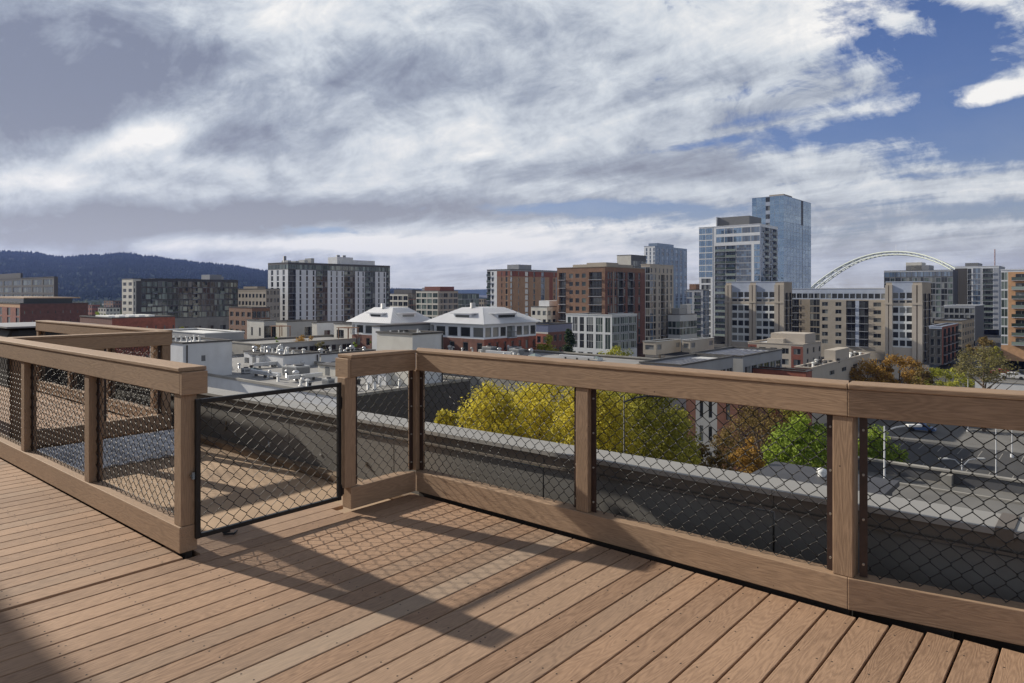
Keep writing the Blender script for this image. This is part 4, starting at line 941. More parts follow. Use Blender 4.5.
def vents(b, n, kinds, where, grp, x0=.05, x1=.95, y0=.05, y1=.95, seed=1, sc=1.0):
    r = random.Random(seed)
    base = b.root.location
    for i in range(n):
        k = r.choice(kinds)
        p = Vector((-b.L*(1-r.uniform(x0, x1)), b.W*r.uniform(y0, y1), 0))
        q = Matrix.Rotation(ANG, 3, 'Z') @ p
        o = ob('roof_vent', PR[k], None, (base.x+q.x, base.y+q.y, base.z+b.top-.25), r.uniform(0, 6))
        s = sc*r.uniform(.75, 1.3); o.scale = (s, s, s)
        tag(o, VL[k]+' '+where, 'roof vent', grp)
def ac(b, fx, fy, w, d, h, label, grp=None, fan=True):
    base = b.root.location; q = Matrix.Rotation(ANG, 3, 'Z') @ Vector((-b.L*(1-fx), b.W*fy, 0))
    t = thing('hvac_unit', label, 'air conditioner', (base.x+q.x, base.y+q.y, base.z+b.top-.25), ANG, grp)
    m = MB(); m.bbox(-w/2, w/2, -d/2, d/2, .1, h, .03); m.build('casing', 'unit_grey', t)
    m = MB(); m.box(-w/2+.1, w/2-.1, -d/2-.02, -d/2-.003, .3, h-.2); m.box(w/2+.003, w/2+.02, -d/2+.1, d/2-.1, .3, h-.2); m.build('grille', 'louver', t)
    m = MB(); m.cyl(0, 0, h, h+.15, min(w, d)*.33, n=12); m.build('fan', 'dark_panel', t)
    m = MB(); m.box(-w/2, w/2, -d/2+.1, d/2-.1, 0, .098); m.build('base', 'flashing', t)
    return t
vents(r1, 46, ['pipe', 'goose', 'turbine', 'dark'], 'on the broad grey roof beyond the gate', 'vents on the broad grey roof', y0=.15, seed=3)
vents(r5, 5, ['goose'], 'on the box-like storey behind the corner post', 'vents on the box-like storey', seed=14, sc=.5)
vents(r2, 6, ['goose'], 'in a row on the left stucco storey', 'vents on the left stucco storey', y0=.2, y1=.8, seed=4, sc=.7)
vents(r3, 14, ['pipe', 'goose', 'turbine'], 'on the roof above the patio doors', 'vents above the patio doors', seed=5)
vents(r4, 16, ['dark', 'goose', 'turbine'], 'on the roof with the wide window', 'vents above the wide window', seed=6)
vents(FR, 26, ['pipe', 'goose', 'turbine'], 'on the wide flat roof behind the right rail', 'vents on the wide flat roof', x0=.05, x1=.5, seed=8)
vents(GR, 40, ['dark', 'dark', 'pipe'], 'on the white roof right of the brick wall', 'vents on the white gravel roof', seed=9, sc=1.2)
ac(r1, .62, .42, 2.2, 2.2, 1.6, 'grey box air conditioner on the broad roof, just above the gate')
ac(r1, .56, .45, 1.2, 1.2, 1.3, 'small pale air conditioner left of the larger box above the gate')
ac(r1, .80, .30, 1.3, 1.0, .9, 'low pale air conditioner near the right end of the gate top')
ac(r1, .45, .30, 1.0, 1.0, .8, 'small dark-bottomed unit at the left of the broad roof')
for i, (fx, fy, lb) in enumerate(((.12, .5, 'leftmost pale unit on the wide flat roof behind the rail'), (.2, .62, 'second pale unit from the left on the wide flat roof'), (.27, .4, 'boxy pale unit mid-left on the wide flat roof'), (.36, .6, 'pale unit beside the bright green tree on the wide flat roof'), (.43, .35, 'rightmost pale unit of the cluster on the wide flat roof'))):
    ac(FR, fx, fy, 2.2, 1.6, 1.3, lb)

def duct(b, fx, fy, ln, label, along='x', w=.5, h=.5):
    base = b.root.location; q = Matrix.Rotation(ANG, 3, 'Z') @ Vector((-b.L*(1-fx), b.W*fy, 0))
    t = thing('roof_duct', label, 'duct', (base.x+q.x, base.y+q.y, base.z+b.top-.25), ANG)
    m = MB(); z0 = .35
    if along == 'x': m.bbox(0, ln, 0, w, z0, z0+h, .03)
    else: m.bbox(0, w, 0, ln, z0, z0+h, .03)
    m.build('duct_body', 'galvanised', t)
    n = max(2, int(ln/2))
    for k in range(n):
        p = (k+.5)*ln/n; m = MB()
        if along == 'x': m.box(p-.08, p+.08, .05, w-.05, 0, z0-.003)
        else: m.box(.05, w-.05, p-.08, p+.08, 0, z0-.003)
        m.build('support', 'flashing', t)
def shed(b, fx, fy, w, d, h, label, mt_='stucco_white', cap='flashing'):
    base = b.root.location; q = Matrix.Rotation(ANG, 3, 'Z') @ Vector((-b.L*(1-fx), b.W*fy, 0))
    t = thing('roof_hut', label, 'roof hut', (base.x+q.x, base.y+q.y, base.z+b.top-.25), ANG)
    m = MB(); m.box(0, w, 0, d, 0, h); m.build('wall', mt_, t); m = MB(); m.box(-.15, w+.15, -.15, d+.15, h+.003, h+.16); m.build('roof', cap, t)
    m = MB(); m.box(w*.35, w*.35+.9, -.04, -.003, .05, min(2.0, h-.1)); m.build('door', 'louver', t)
shed(r1, .82, .55, 4, 3, 1.5, 'low white hut with dark cap at the right part of the broad grey roof')
shed(r1, .6, .62, 5, 2.5, 1.3, 'low wide hut with dark cap behind the air conditioners on the broad grey roof', 'stucco_cream')
shed(r1, .25, .65, 3, 3, 1.6, 'low white hut near the left stucco storey on the broad grey roof')
def pergola(px, Y, z, label):
    p = W(px, Y, z); t = thing('pergola', label, 'pergola', p, ANG)
    for x in (0, 3.4):
        for y in (0, 2.6):
            m = MB(); m.box(x, x+.16, y, y+.16, 0, 2.3); m.build('post', 'brick_brown', t)
    m = MB()
    for k in range(8): m.box(-.3, 3.9, -.2+k*.4, -.08+k*.4, 2.303, 2.45)
    m.build('slat_roof', 'brick_brown', t)
pergola(271, 158, zat(336.5, 158), 'brown timber pergola on the terrace of the leftmost white home')
pergola(338, 152, zat(338.5, 152), 'brown timber pergola left of the cream terraced house')
duct(r1, .50, .25, 7, 'long metal duct lying on the broad grey roof beyond the gate', 'x')
duct(r1, .68, .22, 5, 'metal duct running away on the broad grey roof, right of the box air conditioner', 'y')
duct(r1, .36, .5, 6, 'metal duct left of the air conditioners on the broad grey roof', 'y')
duct(FR, .3, .2, 6, 'metal duct among the pale units on the wide flat roof behind the rail', 'x')
duct(FR, .62, .45, 7, 'metal duct on the empty middle of the wide flat roof behind the rail', 'x', .4, .35)
def hatch(b, fx, fy, label, w=1.6):
    base = b.root.location; q = Matrix.Rotation(ANG, 3, 'Z') @ Vector((-b.L*(1-fx), b.W*fy, 0))
    t = thing('skylight', label, 'skylight', (base.x+q.x, base.y+q.y, base.z+b.top-.25), ANG)
    m = MB(); m.box(0, w, 0, w, 0, .35); m.build('curb', 'vent_white', t); m = MB()
    c = (w/2, w/2, .7)
    for p, q2 in (((0, 0), (w, 0)), ((w, 0), (w, w)), ((w, w), (0, w)), ((0, w), (0, 0))): m.q([(p[0], p[1], .353), (q2[0], q2[1], .353), c])
    m.build('pane', 'glass_green', t)
hatch(r1, .42, .35, 'pyramid skylight on the broad grey roof left of the duct'); hatch(r1, .75, .5, 'pyramid skylight at the far right of the broad grey roof'); hatch(r1, .3, .3, 'pyramid skylight at the left edge of the broad grey roof')
hatch(FR, .5, .3, 'pyramid skylight on the wide flat roof behind the rail, right of the vents'); hatch(FR, .75, .5, 'pyramid skylight on the right half of the wide flat roof')

# ---------------------------------------------------------------- bridge
bt = thing('arch_bridge', 'pale green steel arch bridge rising behind the beige wing at right', 'bridge', W(900, 1700, 0), 0)
YB = 1700
def arc(px, up):                        # pixel-profile of the real arch converted to metres
    t = (px-900)/F*YB; s = (px-896)/84
    y = 251.5+35*abs(s)**2.05
    Yd = YB-(px-900)*4.0
    return Vector(((px-512)/F*Yd-(900-512)/F*YB, Yd-YB, zat(y+up, Yd)))
ups, los = [], []
pxs = [806+4.2*i for i in range(45)]
for i, px in enumerate(pxs):
    th = 5.2*max(.55, min(1, abs(px-900)/75))
    ups.append(arc(px, 0)); los.append(arc(px, th))
offv = Vector((18, 24, 0))
for (lst, r_, nm) in ((ups, 1.8, 'upper_chord'), (los, 1.6, 'lower_chord')):
    for o_ in (Vector((0, 0, 0)), offv):
        m = MB(); m.tube([p+o_ for p in lst], r_, 5); m.build(nm, 'bridge_paint', bt)
m = MB()
for i in range(len(pxs)):
    if i % 2 == 0:
        m.tube([ups[i], ups[i]+offv], 1.5, 4); m.tube([ups[i], los[i]], .9, 4); m.tube([los[i], los[i]+offv], 1.5, 4)
    if i+2 < len(pxs) and i % 2 == 0: m.tube([ups[i], los[i+2]], .8, 4); m.tube([ups[i], ups[i+2]+offv], 1.0, 4)
m.build('bracing', 'bridge_paint', bt)
m = MB(); m.tube([Vector((-420, 480, -8)), Vector((420, -480, -8))], 4, 4); m.build('road_deck', 'bridge_paint', bt)
for px in (896, 906):
    m = MB(); p = arc(px, 0); m.tube([p, p+Vector((0, 0, 17))], .35, 5); m.build('flag_pole', 'metal_white', bt)

# ---------------------------------------------------------------- ground, roads
def sheet(name, pts, z, matn):
    m = MB(); m.q([(p.x, p.y, z) for p in pts]); return kind(m.build(name, matn), 'structure')
kind_g = sheet('ground', [Vector((-6000, -2000)), Vector((6000, -2000)), Vector((6000, 7000)), Vector((-6000, 7000))], GZ, 'asphalt')
def gp(px, py): return WP(px, py, GZ)
def quadab(name, a0, a1, b0, b1, z, matn): return sheet(name, [wab(a0, b0), wab(a1, b0), wab(a1, b1), wab(a0, b1)], z, matn)
# lot on the right: an elevated concrete parking deck nearest, a dark lower lot beyond it, pale pavement behind
pa, pb = ab(WP(862, 470, -14))
m = MB(); m.box(pa-3, pa+150, pb-30, pb, -14.6, -14.0); kind(m.build('parking_deck', 'asphalt_light', None, (0, 0, 0), ANG), 'structure')
bw = thing('barrier_wall', 'concrete barrier with inner face coloured dark as shade along the far edge of the near parking deck', 'wall', (0, 0, 0))
m = MB(); m.box(pa-3, pa+150, pb+.002, pb+.35, GZ, -13.1); m.build('wall', 'dark_roof', bw)  # dark colour stands in for shade on the concrete inner face
m = MB(); m.box(pa-3, pa+150, pb-.12, pb+.47, -13.097, -12.95); m.build('coping', 'concrete', bw)
for k in range(9):
    m = MB(); m.box(pa-2+k*8, pa-1.2+k*8, pb-.9, pb-.003, -13.99, -13.2); m.build('pier', 'concrete', bw)
m = MB(); m.box(pa-3, pa+150, pb-3.2, pb-2.9, -13.99, -13.84); kind(m.build('deck_kerb', 'concrete', None, (0, 0, 0), ANG), 'structure')
la, lb_ = ab(gp(900, 472)); fb = ab(gp(960, 446))[1]
quadab('parking_lot', -10, 190, lb_-40, fb, GZ+.004, 'asphalt')
quadab('pavement', -60, 300, fb+.3, fb+60, GZ+.004, 'asphalt_light')
m = MB(); m.box(-10, 190, fb, fb+.29, GZ, GZ+.15); kind(m.build('kerb', 'concrete', None, (0, 0, 0), ANG), 'structure')
m = MB()
for i in range(34):
    m.box(la-20+i*2.7, la-20+i*2.7+.12, lb_+3, lb_+8, GZ+.008, GZ+.012); m.box(la-20+i*2.7, la-20+i*2.7+.12, fb-7, fb-2, GZ+.008, GZ+.012)
kind(m.build('parking_lines', 'concrete', None, (0, 0, 0), ANG), 'structure')
# street on far side of brick building etc.
quadab('street', -200, 30, 44, 56, GZ+.004, 'asphalt_light')
# retaining wall (white) behind the bare tree
a_, b_ = ab(WP(975, 390, -17.8)); p = wab(a_, b_)
wl = thing('retaining_wall', 'long white wall behind the bare olive tree at right', 'wall', (p.x, p.y, GZ), ANG)
m = MB(); m.box(0, 70, 0, .5, 0, 8.0); m.build('wall', 'stucco_white', wl); m = MB(); m.box(-.1, 70.1, -.1, .6, 8.003, 8.15); m.build('coping', 'concrete', wl)
m = MB(); m.box(a_, a_+90, b_+.51, b_+24, GZ, -16.4); kind(m.build('upper_lot', 'asphalt_light', None, (0, 0, 0), ANG), 'structure')

# street lamps
def lamp(px, zb, ytop, Y, label, arms=1, r=.09, dirx=1, mt_='galvanised'):
    z1 = zat(ytop, Y); p = W(px, Y, zb)
    t = thing('street_lamp', label, 'street lamp', p, 0)
    h = z1-zb
    m = MB(); m.tube([(0, 0, 0), (0, 0, h)], [r*1.3, r*.8], 8); m.cyl(0, 0, 0, .5, .25, n=8); m.build('pole', mt_, t)
    for s in ((1, -1) if arms == 2 else (dirx,)):
        m = MB(); m.tube([(0, 0, h-.9 if arms == 2 else h-.4), (s*.8, 0, h-.1), (s*1.7, 0, h+.05)], .06, 6); m.build('arm', mt_, t)
        m = MB(); m.bbox(min(s*1.6, s*2.6), max(s*1.6, s*2.6), -.2, .2, h-.05, h+.12, .04); m.build('lamp_head', 'vent_white' if mt_ == 'galvanised' else mt_, t)
lamp(884.5, -14, 426, 50, 'slim pale lamp post standing nearest left in the lot, seen through the mesh', 1, .06, 1)
lamp(962, GZ, 459, 80, 'pale twin-armed lamp spreading like a Y above the lot', 2, .07)
lamp(996, GZ, 424, 84, 'tall pale lamp post right of the twin-armed lamp', 1, .06, 1)
lamp(1012, GZ, 416, 108, 'pale lamp post at far right edge of the lot', 1, .06, 1)
lamp(968, GZ, 367, 128, 'pale lamp post between the yellow-green tree and the bare olive tree', 1, .07, 1)
lamp(624, GZ, 396, 46, 'black lamp among the olive trees below the rail', 1, .05, 1, 'frame_dark')

# cars
def car_mesh(t, paint):
    m = MB(); prof = [(-2.2, .45), (-2.2, .85), (-1.9, .95), (-1.3, 1.0), (-.8, 1.42), (.7, 1.45), (1.3, 1.0), (2.1, .85), (2.25, .6), (2.25, .4), (-2.2, .35)]
    def sec(y, k): return [(x, y, .35+(z-.35)*k) for x, z in prof]
    ss = [(-.85, .9), (-.82, 1), (.82, 1), (.85, .9)]
    for (y0, k0), (y1, k1) in zip(ss, ss[1:]):
        A, B = sec(y0, k0), sec(y1, k1)
        for i in range(len(prof)): j = (i+1) % len(prof); m.q([A[i], A[j], B[j], B[i]])
    m.q(sec(-.85, .9)); m.q(list(reversed(sec(.85, .9)))); m.build('body', paint, t)
    m = MB()
    for y in (-.865, .865): m.q([(-1.15, y*.995, .98), (1.1, y*.995, .98), (.6, y*.98, 1.3), (-.7, y*.98, 1.3)])
    m.q([(-1.32, -.7, 1.02), (-.84, -.65, 1.41), (-.84, .65, 1.41), (-1.32, .7, 1.02)]); m.q([(1.32, -.7, 1.03), (.75, -.65, 1.45), (.75, .65, 1.45), (1.32, .7, 1.03)])
    m.build('window', 'glass_dark', t)
    for x in (-1.4, 1.4):
        for y in (-.85, .85):
            m = MB(); m.tube([(x, y-.1, .33), (x, y+.1, .33)], .33, 12); m.build('wheel', 'rubber', t)
def car(px, Y, paint, label, zz=-16.38, rot=ANG):
    t = thing('parked_car', label, 'car', W(px, Y, zz), rot, None); car_mesh(t, paint)
Yc = (EYE-GZ)*F/(382-HY)
car(1003, 150, 'car_red', 'dark red car parked behind the white wall at the right edge'); car(1013, 144, 'car_white', 'white car parked behind the white wall at the right edge'); car(1023, 148, 'car_dark', 'dark car parked rightmost behind the white wall')
car(922, 128, 'car_blue', 'blue car parked beyond the lot, just under the right rail', GZ+.01)
# low dark canopy with white vent
cn = thing('canopy_roof', 'low dark sloped canopy roof with white vent by the green tree', 'canopy', wab(0, 0, 0), ANG)
pc = WP(800, 470, -9.0); a_, b_ = ab(pc)
m = MB(); m.box(a_-1.9, a_+5, b_-4, b_+1.2, -9.3, -9.0); m.box(a_-1.6, a_+4.7, b_-3.6, b_+.9, GZ, -9.31); m.build('roof_slab', 'dark_panel', cn)
m = MB(); m.tube([(a_+1.4, b_-.6, -8.995), (a_+1.4, b_-.6, -8.75), (a_+1.4, b_-.6, -8.6), (a_+1.4, b_-.6, -8.52)], [.2, .3, .22, .05], 12); m.build('vent', 'vent_white', cn)

# ---------------------------------------------------------------- trees
tree(492, 52, 377, 100, 'leaf_yellow', 'bright yellow tree seen through the mesh right of the inner corner', seed=11, n=22000, leaf=.10, clumps=230, ybot=520)
tree(540, 56, 370, 120, 'leaf_yellow', 'tallest bright yellow tree midway between the corner and the middle post', seed=43, n=24000, leaf=.11, clumps=250, ybot=520)
tree(592, 50, 370, 110, 'leaf_yellow', 'bright yellow tree directly behind the middle post', seed=42, n=22000, leaf=.10, clumps=230, ybot=520)
tree(520, 68, 377, 110, 'leaf_yellow', 'yellow treetop behind the two bright yellow trees, left half of the bank', seed=61, n=14000, leaf=.14, clumps=150, ybot=500)
tree(612, 70, 376, 110, 'leaf_olive', 'olive treetop farther back, just right of the middle post', seed=62, n=14000, leaf=.14, clumps=150, ybot=500)
tree(448, 46, 402, 46, 'leaf_yellow', 'smaller bright yellow tree beside the inner corner post', seed=12, n=6000, leaf=.10, clumps=80, ybot=510)
tree(646, 54, 374, 110, 'leaf_olive', 'olive yellow tree just right of the middle post', seed=13, n=22000, leaf=.11, clumps=210, ybot=510)
tree(676, 60, 405, 60, 'leaf_olive', 'olive tree touching the brick pillars at its right', seed=14, n=6000, leaf=.14, clumps=60, ybot=510)
tree(762, 76, 398, 84, 'leaf_rust', 'dim brown half-bare tree behind the orange bush', seed=15, n=3500, leaf=.14, clumps=45, ybot=480, sparse=1.3)
tree(750, 62, 436, 46, 'leaf_orange', 'small orange bush left of the bright green tree', seed=16, n=2600, leaf=.14, clumps=30, ybot=490)
tree(728, 68, 418, 40, 'leaf_rust', 'thin russet tree in front of the grey wall between the brick pillars', seed=66, n=2400, leaf=.1, clumps=50, ybot=480, sparse=1.3)
tree(708, 66, 440, 40, 'leaf_rust', 'low rusty shrub at the foot of the brick pillars', seed=17, n=1800, leaf=.13, clumps=24, ybot=480)
tree(800, 62, 410, 80, 'leaf_green', 'rounded bright green tree left of the thick right post', seed=18, n=13000, leaf=.13, clumps=120, ybot=500)
tree(880, 84, 424, 60, 'leaf_green', 'green tree right of the thick right post, by the slim lamp', seed=19, n=6000, leaf=.16, clumps=60, ybot=490)
tree(856, 78, 440, 46, 'leaf_green', 'green tree hidden partly by the thick right post', seed=20, n=3500, leaf=.16, clumps=40, ybot=500)
tree(868, 150, 355, 50, 'leaf_orange', 'orange autumn tree left of its pair above the right rail', seed=21, n=5000, leaf=.2, clumps=50)
tree(900, 155, 352, 60, 'leaf_orange', 'larger orange and green autumn tree right of its pair above the rail', seed=22, n=6000, leaf=.2, clumps=55)
tree(922, 132, 364, 28, 'leaf_rust', 'rusty brown tree in front of the beige corner block', seed=31, n=2200, leaf=.18, clumps=26)
tree(946, 150, 364, 66, 'leaf_bright', 'yellow-green tree left of the pale lamp post above the rail', seed=23, n=6000, leaf=.17, clumps=60)
tree(984, 128, 343, 62, 'leaf_khaki', 'olive half-bare tree with visible dark trunk in front of the white wall', seed=24, n=4200, leaf=.16, clumps=60, sparse=1.25, ybot=385)
tree(984, 215, 336, 36, 'leaf_rust', 'russet trees between the terraced blocks and the orange brick tower', seed=25, n=3000, leaf=.25, clumps=30)
tree(996, 200, 344, 18, 'leaf_olive', 'olive tree at the foot of the orange brick tower', seed=32, n=1500, leaf=.22, clumps=20)
tree(547, 138, 333, 32, 'leaf_bright', 'bright green tree left of the dark conifer', seed=26, n=3500, leaf=.2, clumps=36)
tree(617, 160, 345, 60, 'leaf_bright', 'low yellow-green treetop line right of the conifer below the glass annex', seed=27, n=4000, leaf=.22, clumps=44)
tree(782, 135, 357, 20, 'leaf_bright', 'small green tree beside the red corner bay', seed=28, n=2000, leaf=.17, clumps=24)
tree(183, 190, 322, 15, 'leaf_bright', 'small light green tree right of the railing corner post', seed=29, n=1300, leaf=.22, clumps=18)
tree(230, 200, 325, 12, 'leaf_bright', 'small green tree below the pinkish brown building', seed=33, n=900, leaf=.22, clumps=14)
tree(298, 150, 325, 28, 'leaf_orange', 'golden tall wispy shrub in front of the pale grey terraced house', seed=30, n=3000, leaf=.16, clumps=40, name='shrub')
tree(320, 148, 334, 18, 'leaf_khaki', 'short khaki shrub right of the golden wispy shrub', seed=34, n=1200, leaf=.16, clumps=18, name='shrub')
tree(222, 128, 337, 22, 'leaf_rust', 'bare reddish twiggy tree behind the left stucco storey', seed=35, n=700, leaf=.12, clumps=20, sparse=1.4)
tree(258, 135, 338, 20, 'leaf_rust', 'bare reddish twiggy tree below the leftmost white home', seed=36, n=700, leaf=.12, clumps=20, sparse=1.4)
tree(283, 160, 331, 9, 'leaf_red', 'small crimson tree by the patio of a white home', seed=37, n=800, leaf=.16, clumps=14)
tree(346, 118, 343, 14, 'leaf_khaki', 'small khaki tree between the wide window storey and the pergola house', seed=51, n=900, leaf=.13, clumps=18)
tree(206, 150, 329, 12, 'leaf_orange', 'small orange tree above the left stucco storey', seed=52, n=700, leaf=.14, clumps=14)
tree(700, 150, 339, 24, 'leaf_olive', 'olive treetop left of the beige stone block, above the air handlers', seed=53, n=1800, leaf=.18, clumps=26)
tree(660, 155, 338, 18, 'leaf_olive', 'olive treetop under the pale beige tower', seed=54, n=1400, leaf=.18, clumps=22)
tree(100, 300, 310, 24, 'leaf_green', 'green tree in front of the small houses below the hill', seed=55, n=1500, leaf=.3, clumps=24)
tree(118, 330, 312, 16, 'leaf_khaki', 'khaki tree beside the cream end wall', seed=56, n=1000, leaf=.3, clumps=18)
tree(277, 152, 332, 9, 'leaf_green', 'dark green potted shrub under the pergola of the leftmost white home', seed=63, n=700, leaf=.14, clumps=12, name='shrub')
tree(308, 150, 331, 20, 'leaf_orange', 'golden wispy shrub, right neighbour of the taller golden one', seed=64, n=1600, leaf=.15, clumps=26, name='shrub')
tree(355, 146, 333, 10, 'leaf_green', 'green climber by the cream terraced house', seed=65, n=700, leaf=.14, clumps=12, name='shrub')
tree(238, 100, 362, 10, 'leaf_bright', 'small green tree right of the left stucco storey', seed=38, n=900, leaf=.13, clumps=14)
tree(372, 150, 330, 9, 'leaf_green', 'tiny green tree beside the timber pergola', seed=39, n=700, leaf=.16, clumps=12)
tree(770, 95, 385, 70, 'leaf_olive', 'dim olive tree behind the bright green one under the rail', seed=40, n=3500, leaf=.16, clumps=40, ybot=440)
# conifer
p = W(569, 142, GZ); ct = thing('conifer', 'dark pointed conifer between the bright green tree and the glass annex', 'tree', p, 0)
top = zat(328, 142)-GZ
def cshape(r):
    z = r.uniform(.2, 1); q = (1-z)*.95+.05; a = r.uniform(0, 6.28); rr0 = 5.5*q*r.uniform(.4, 1)
    return (Vector((math.cos(a)*rr0, math.sin(a)*rr0, top*z-.3)), .45+.7*q, r.uniform(0, 1))
leaf_mesh(cshape, 6500, .16, 41, 'leaf_conifer', 130).build('crown', 'leaf_conifer', ct)
m = MB(); m.tube([(0, 0, 0), (0, 0, top)], [.3, .03], 7); m.build('trunk', 'bark', ct)

# ---------------------------------------------------------------- hills and far woods
from mathutils import noise as mn
prof = [(-260, 243), (-100, 246), (0, 250), (30, 251), (60, 255.5), (95, 254), (125, 252), (150, 255), (180, 258.5), (200, 262), (230, 264.5), (265, 269.5), (300, 276), (340, 283), (392, 288), (440, 292.5), (520, 296), (600, 297)]
def py_ridge(px):
    for (a, ya), (b_, yb) in zip(prof, prof[1:]):
        if a <= px <= b_: t = (px-a)/(b_-a); t = t*t*(3-2*t); return ya+(yb-ya)*t
    return 250
m = MB(); NX, NY = 170, 26; P = []
Yr = 3400
def hill(px, t):
    Y = 1500+(Yr-1500)*t; zr = zat(py_ridge(px)+2, Yr)
    s = t**1.15
    X = (px-512)/F*Y
    n_ = mn.noise(Vector((X/260, Y/260, 0)))*28+mn.noise(Vector((X/90, Y/90, 3)))*9
    return Vector((X, Y, GZ-2+(zr-GZ)*s+n_*min(1, t*2.2)*(1-.85*t)))
for j in range(NY+6):
    for i in range(NX+1):
        px = -260+(860)*i/NX
        if j <= NY: P.append(hill(px, j/NY))
        else:
            q = hill(px, 1); k_ = j-NY; P.append(Vector((q.x*(1+.06*k_), q.y*(1+.06*k_), q.z-(q.z-GZ+5)*k_/6)))
m.v = [tuple(p) for p in P]
for j in range(NY+5):
    for i in range(NX):
        a = j*(NX+1)+i; m.f.append((a, a+1, a+NX+2, a+NX+1)); m.m.append(0); m.t.append(None); m.sm.append(True)
kind(m.build('hills', 'hill_ground'), 'structure')
m = MB(); r = random.Random(5)
def cone(p, rad, h, n=5):
    a0 = r.uniform(0, 6); ring = [(p.x+math.cos(a0+6.283*k/n)*rad, p.y+math.sin(a0+6.283*k/n)*rad, p.z) for k in range(n)]
    for k in range(n): m.q([ring[k], ring[(k+1) % n], (p.x, p.y, p.z+h)])
def cone2(p, rad, h):
    cone(p, rad, h*.6); cone(p+Vector((0, 0, h*.3)), rad*.65, h*.7)
for i in range(24000):
    px = r.uniform(-60, 470); t = r.uniform(.02, 1)**.8
    p = hill(px, t); hh = r.uniform(7, 17)
    if r.random() < .55: cone(p-Vector((0, 0, 3)), hh*.6, hh*.75, 7)
    else: cone2(p-Vector((0, 0, 2)), hh*.26, hh)
for i in range(900):
    p = hill(r.uniform(-60, 400), 1)-Vector((0, 0, 3)); cone2(p, r.uniform(5, 9), r.uniform(9, 19))
kind(m.build('hill_forest', 'conifer_leaf'), 'stuff')
# blue far range
m = MB()
pts = []
for i in range(81):
    px = 330+i*10; X = (px-512)/F*6000; z = zat(291.5-3.2*math.exp(-((px-480)/45)**2)-2.0*math.exp(-((px-395)/40)**2)-1.2*math.sin(px*.05), 6000); pts.append((X, z))
for (x0, z0), (x1, z1) in zip(pts, pts[1:]):
    m.q([(x0, 5500, GZ), (x1, 5500, GZ), (x1, 6000, z1), (x0, 6000, z0)]); m.q([(x0, 6000, z0), (x1, 6000, z1), (x1, 6600, GZ), (x0, 6600, GZ)])
kind(m.build('distant_hills', 'hill_ground'), 'structure')
# far flat woods: low leaf clumps scattered between houses
m = MB(); r = random.Random(9)
for i in range(2600):
    px = r.uniform(-80, 1100); Y = r.uniform(430, 1600)
    x = (px-512)/F*Y; h = r.uniform(5, 12)
    z = GZ
    cone(Vector((x, Y, z)), h*.5, h, 6); cone(Vector((x+2, Y-1, z+h*.25)), h*.4, h*.6, 6)
kind(m.build('far_woods', 'far_wood_leaf'), 'stuff')

# ---------------------------------------------------------------- haze
HAZE = 0.000065
m = MB(); m.box(-6300, 6300, -2200, 7200, GZ-8, 330)
hz = m.build('haze', 'white_paint'); kind(hz, 'stuff')
hm = bpy.data.materials.new('haze_air'); hm.use_nodes = True; nt = hm.node_tree
for n_ in list(nt.nodes):
    if n_.type == 'BSDF_PRINCIPLED': nt.nodes.remove(n_)
pv = nt.nodes.new('ShaderNodeVolumePrincipled'); pv.inputs['Color'].default_value = (.30, .42, .95, 1); pv.inputs['Density'].default_value = HAZE; pv.inputs['Anisotropy'].default_value = .2
nt.links.new(pv.outputs[0], nt.nodes['Material Output'].inputs['Volume'])
hz.data.materials.clear(); hz.data.materials.append(hm)

# ================================================================== sky
sunv = Vector((-1.81, 1.02, 1.07)).normalized()     # towards the sun
elev = math.asin(sunv.z); azc = math.atan2(sunv.x, sunv.y)
w = bpy.data.worlds.new('World'); scn.world = w; w.cycles.sampling_method = 'MANUAL'; w.cycles.sample_map_resolution = 256; w.use_nodes = True; nt = w.node_tree; N, L = nt.nodes, nt.links
bg = N['Background']; bg.inputs['Strength'].default_value = .1
sk = N.new('ShaderNodeTexSky'); sk.sky_type = 'NISHITA'; sk.sun_disc = False; sk.sun_elevation = elev; sk.sun_rotation = azc
sk.air_density = 1.2; sk.dust_density = .6; sk.ozone_density = 2.0
tc = N.new('ShaderNodeTexCoord')
def V(x): return x
def mt(op, a, b=None, c=None, clamp=False):
    n = N.new('ShaderNodeMath'); n.operation = op; n.use_clamp = clamp
    for i, q in enumerate((a, b, c)):
        if q is None: continue
        if isinstance(q, (int, float)): n.inputs[i].default_value = q
        else: L.new(q, n.inputs[i])
    return n.outputs[0]
sx = N.new('ShaderNodeSeparateXYZ'); L.new(tc.outputs['Generated'], sx.inputs[0])
X, Y, Z = sx.outputs
zc = mt('ADD', mt('MAXIMUM', Z, 0.0), .10)
cx, cy = mt('DIVIDE', X, zc), mt('DIVIDE', Y, zc)
def comb(a, b, c=0):
    n = N.new('ShaderNodeCombineXYZ')
    for i, q in enumerate((a, b, c)):
        if isinstance(q, (int, float)): n.inputs[i].default_value = q
        else: L.new(q, n.inputs[i])
    return n.outputs[0]
def nz(vec, scale, detail=8, rough=.55, dist=0, off=(0, 0, 0)):
    mp = N.new('ShaderNodeMapping'); mp.inputs['Location'].default_value = off; L.new(vec, mp.inputs['Vector'])
    n = N.new('ShaderNodeTexNoise'); n.inputs['Scale'].default_value = scale; n.inputs['Detail'].default_value = detail; n.inputs['Roughness'].default_value = rough; n.inputs['Distortion'].default_value = dist
    L.new(mp.outputs[0], n.inputs['Vector']); return n.outputs['Fac']
lay = comb(cx, cy)
ya = mt('MAXIMUM', mt('ABSOLUTE', Y), .08)
tx, tz = mt('DIVIDE', X, ya), mt('DIVIDE', Z, ya)
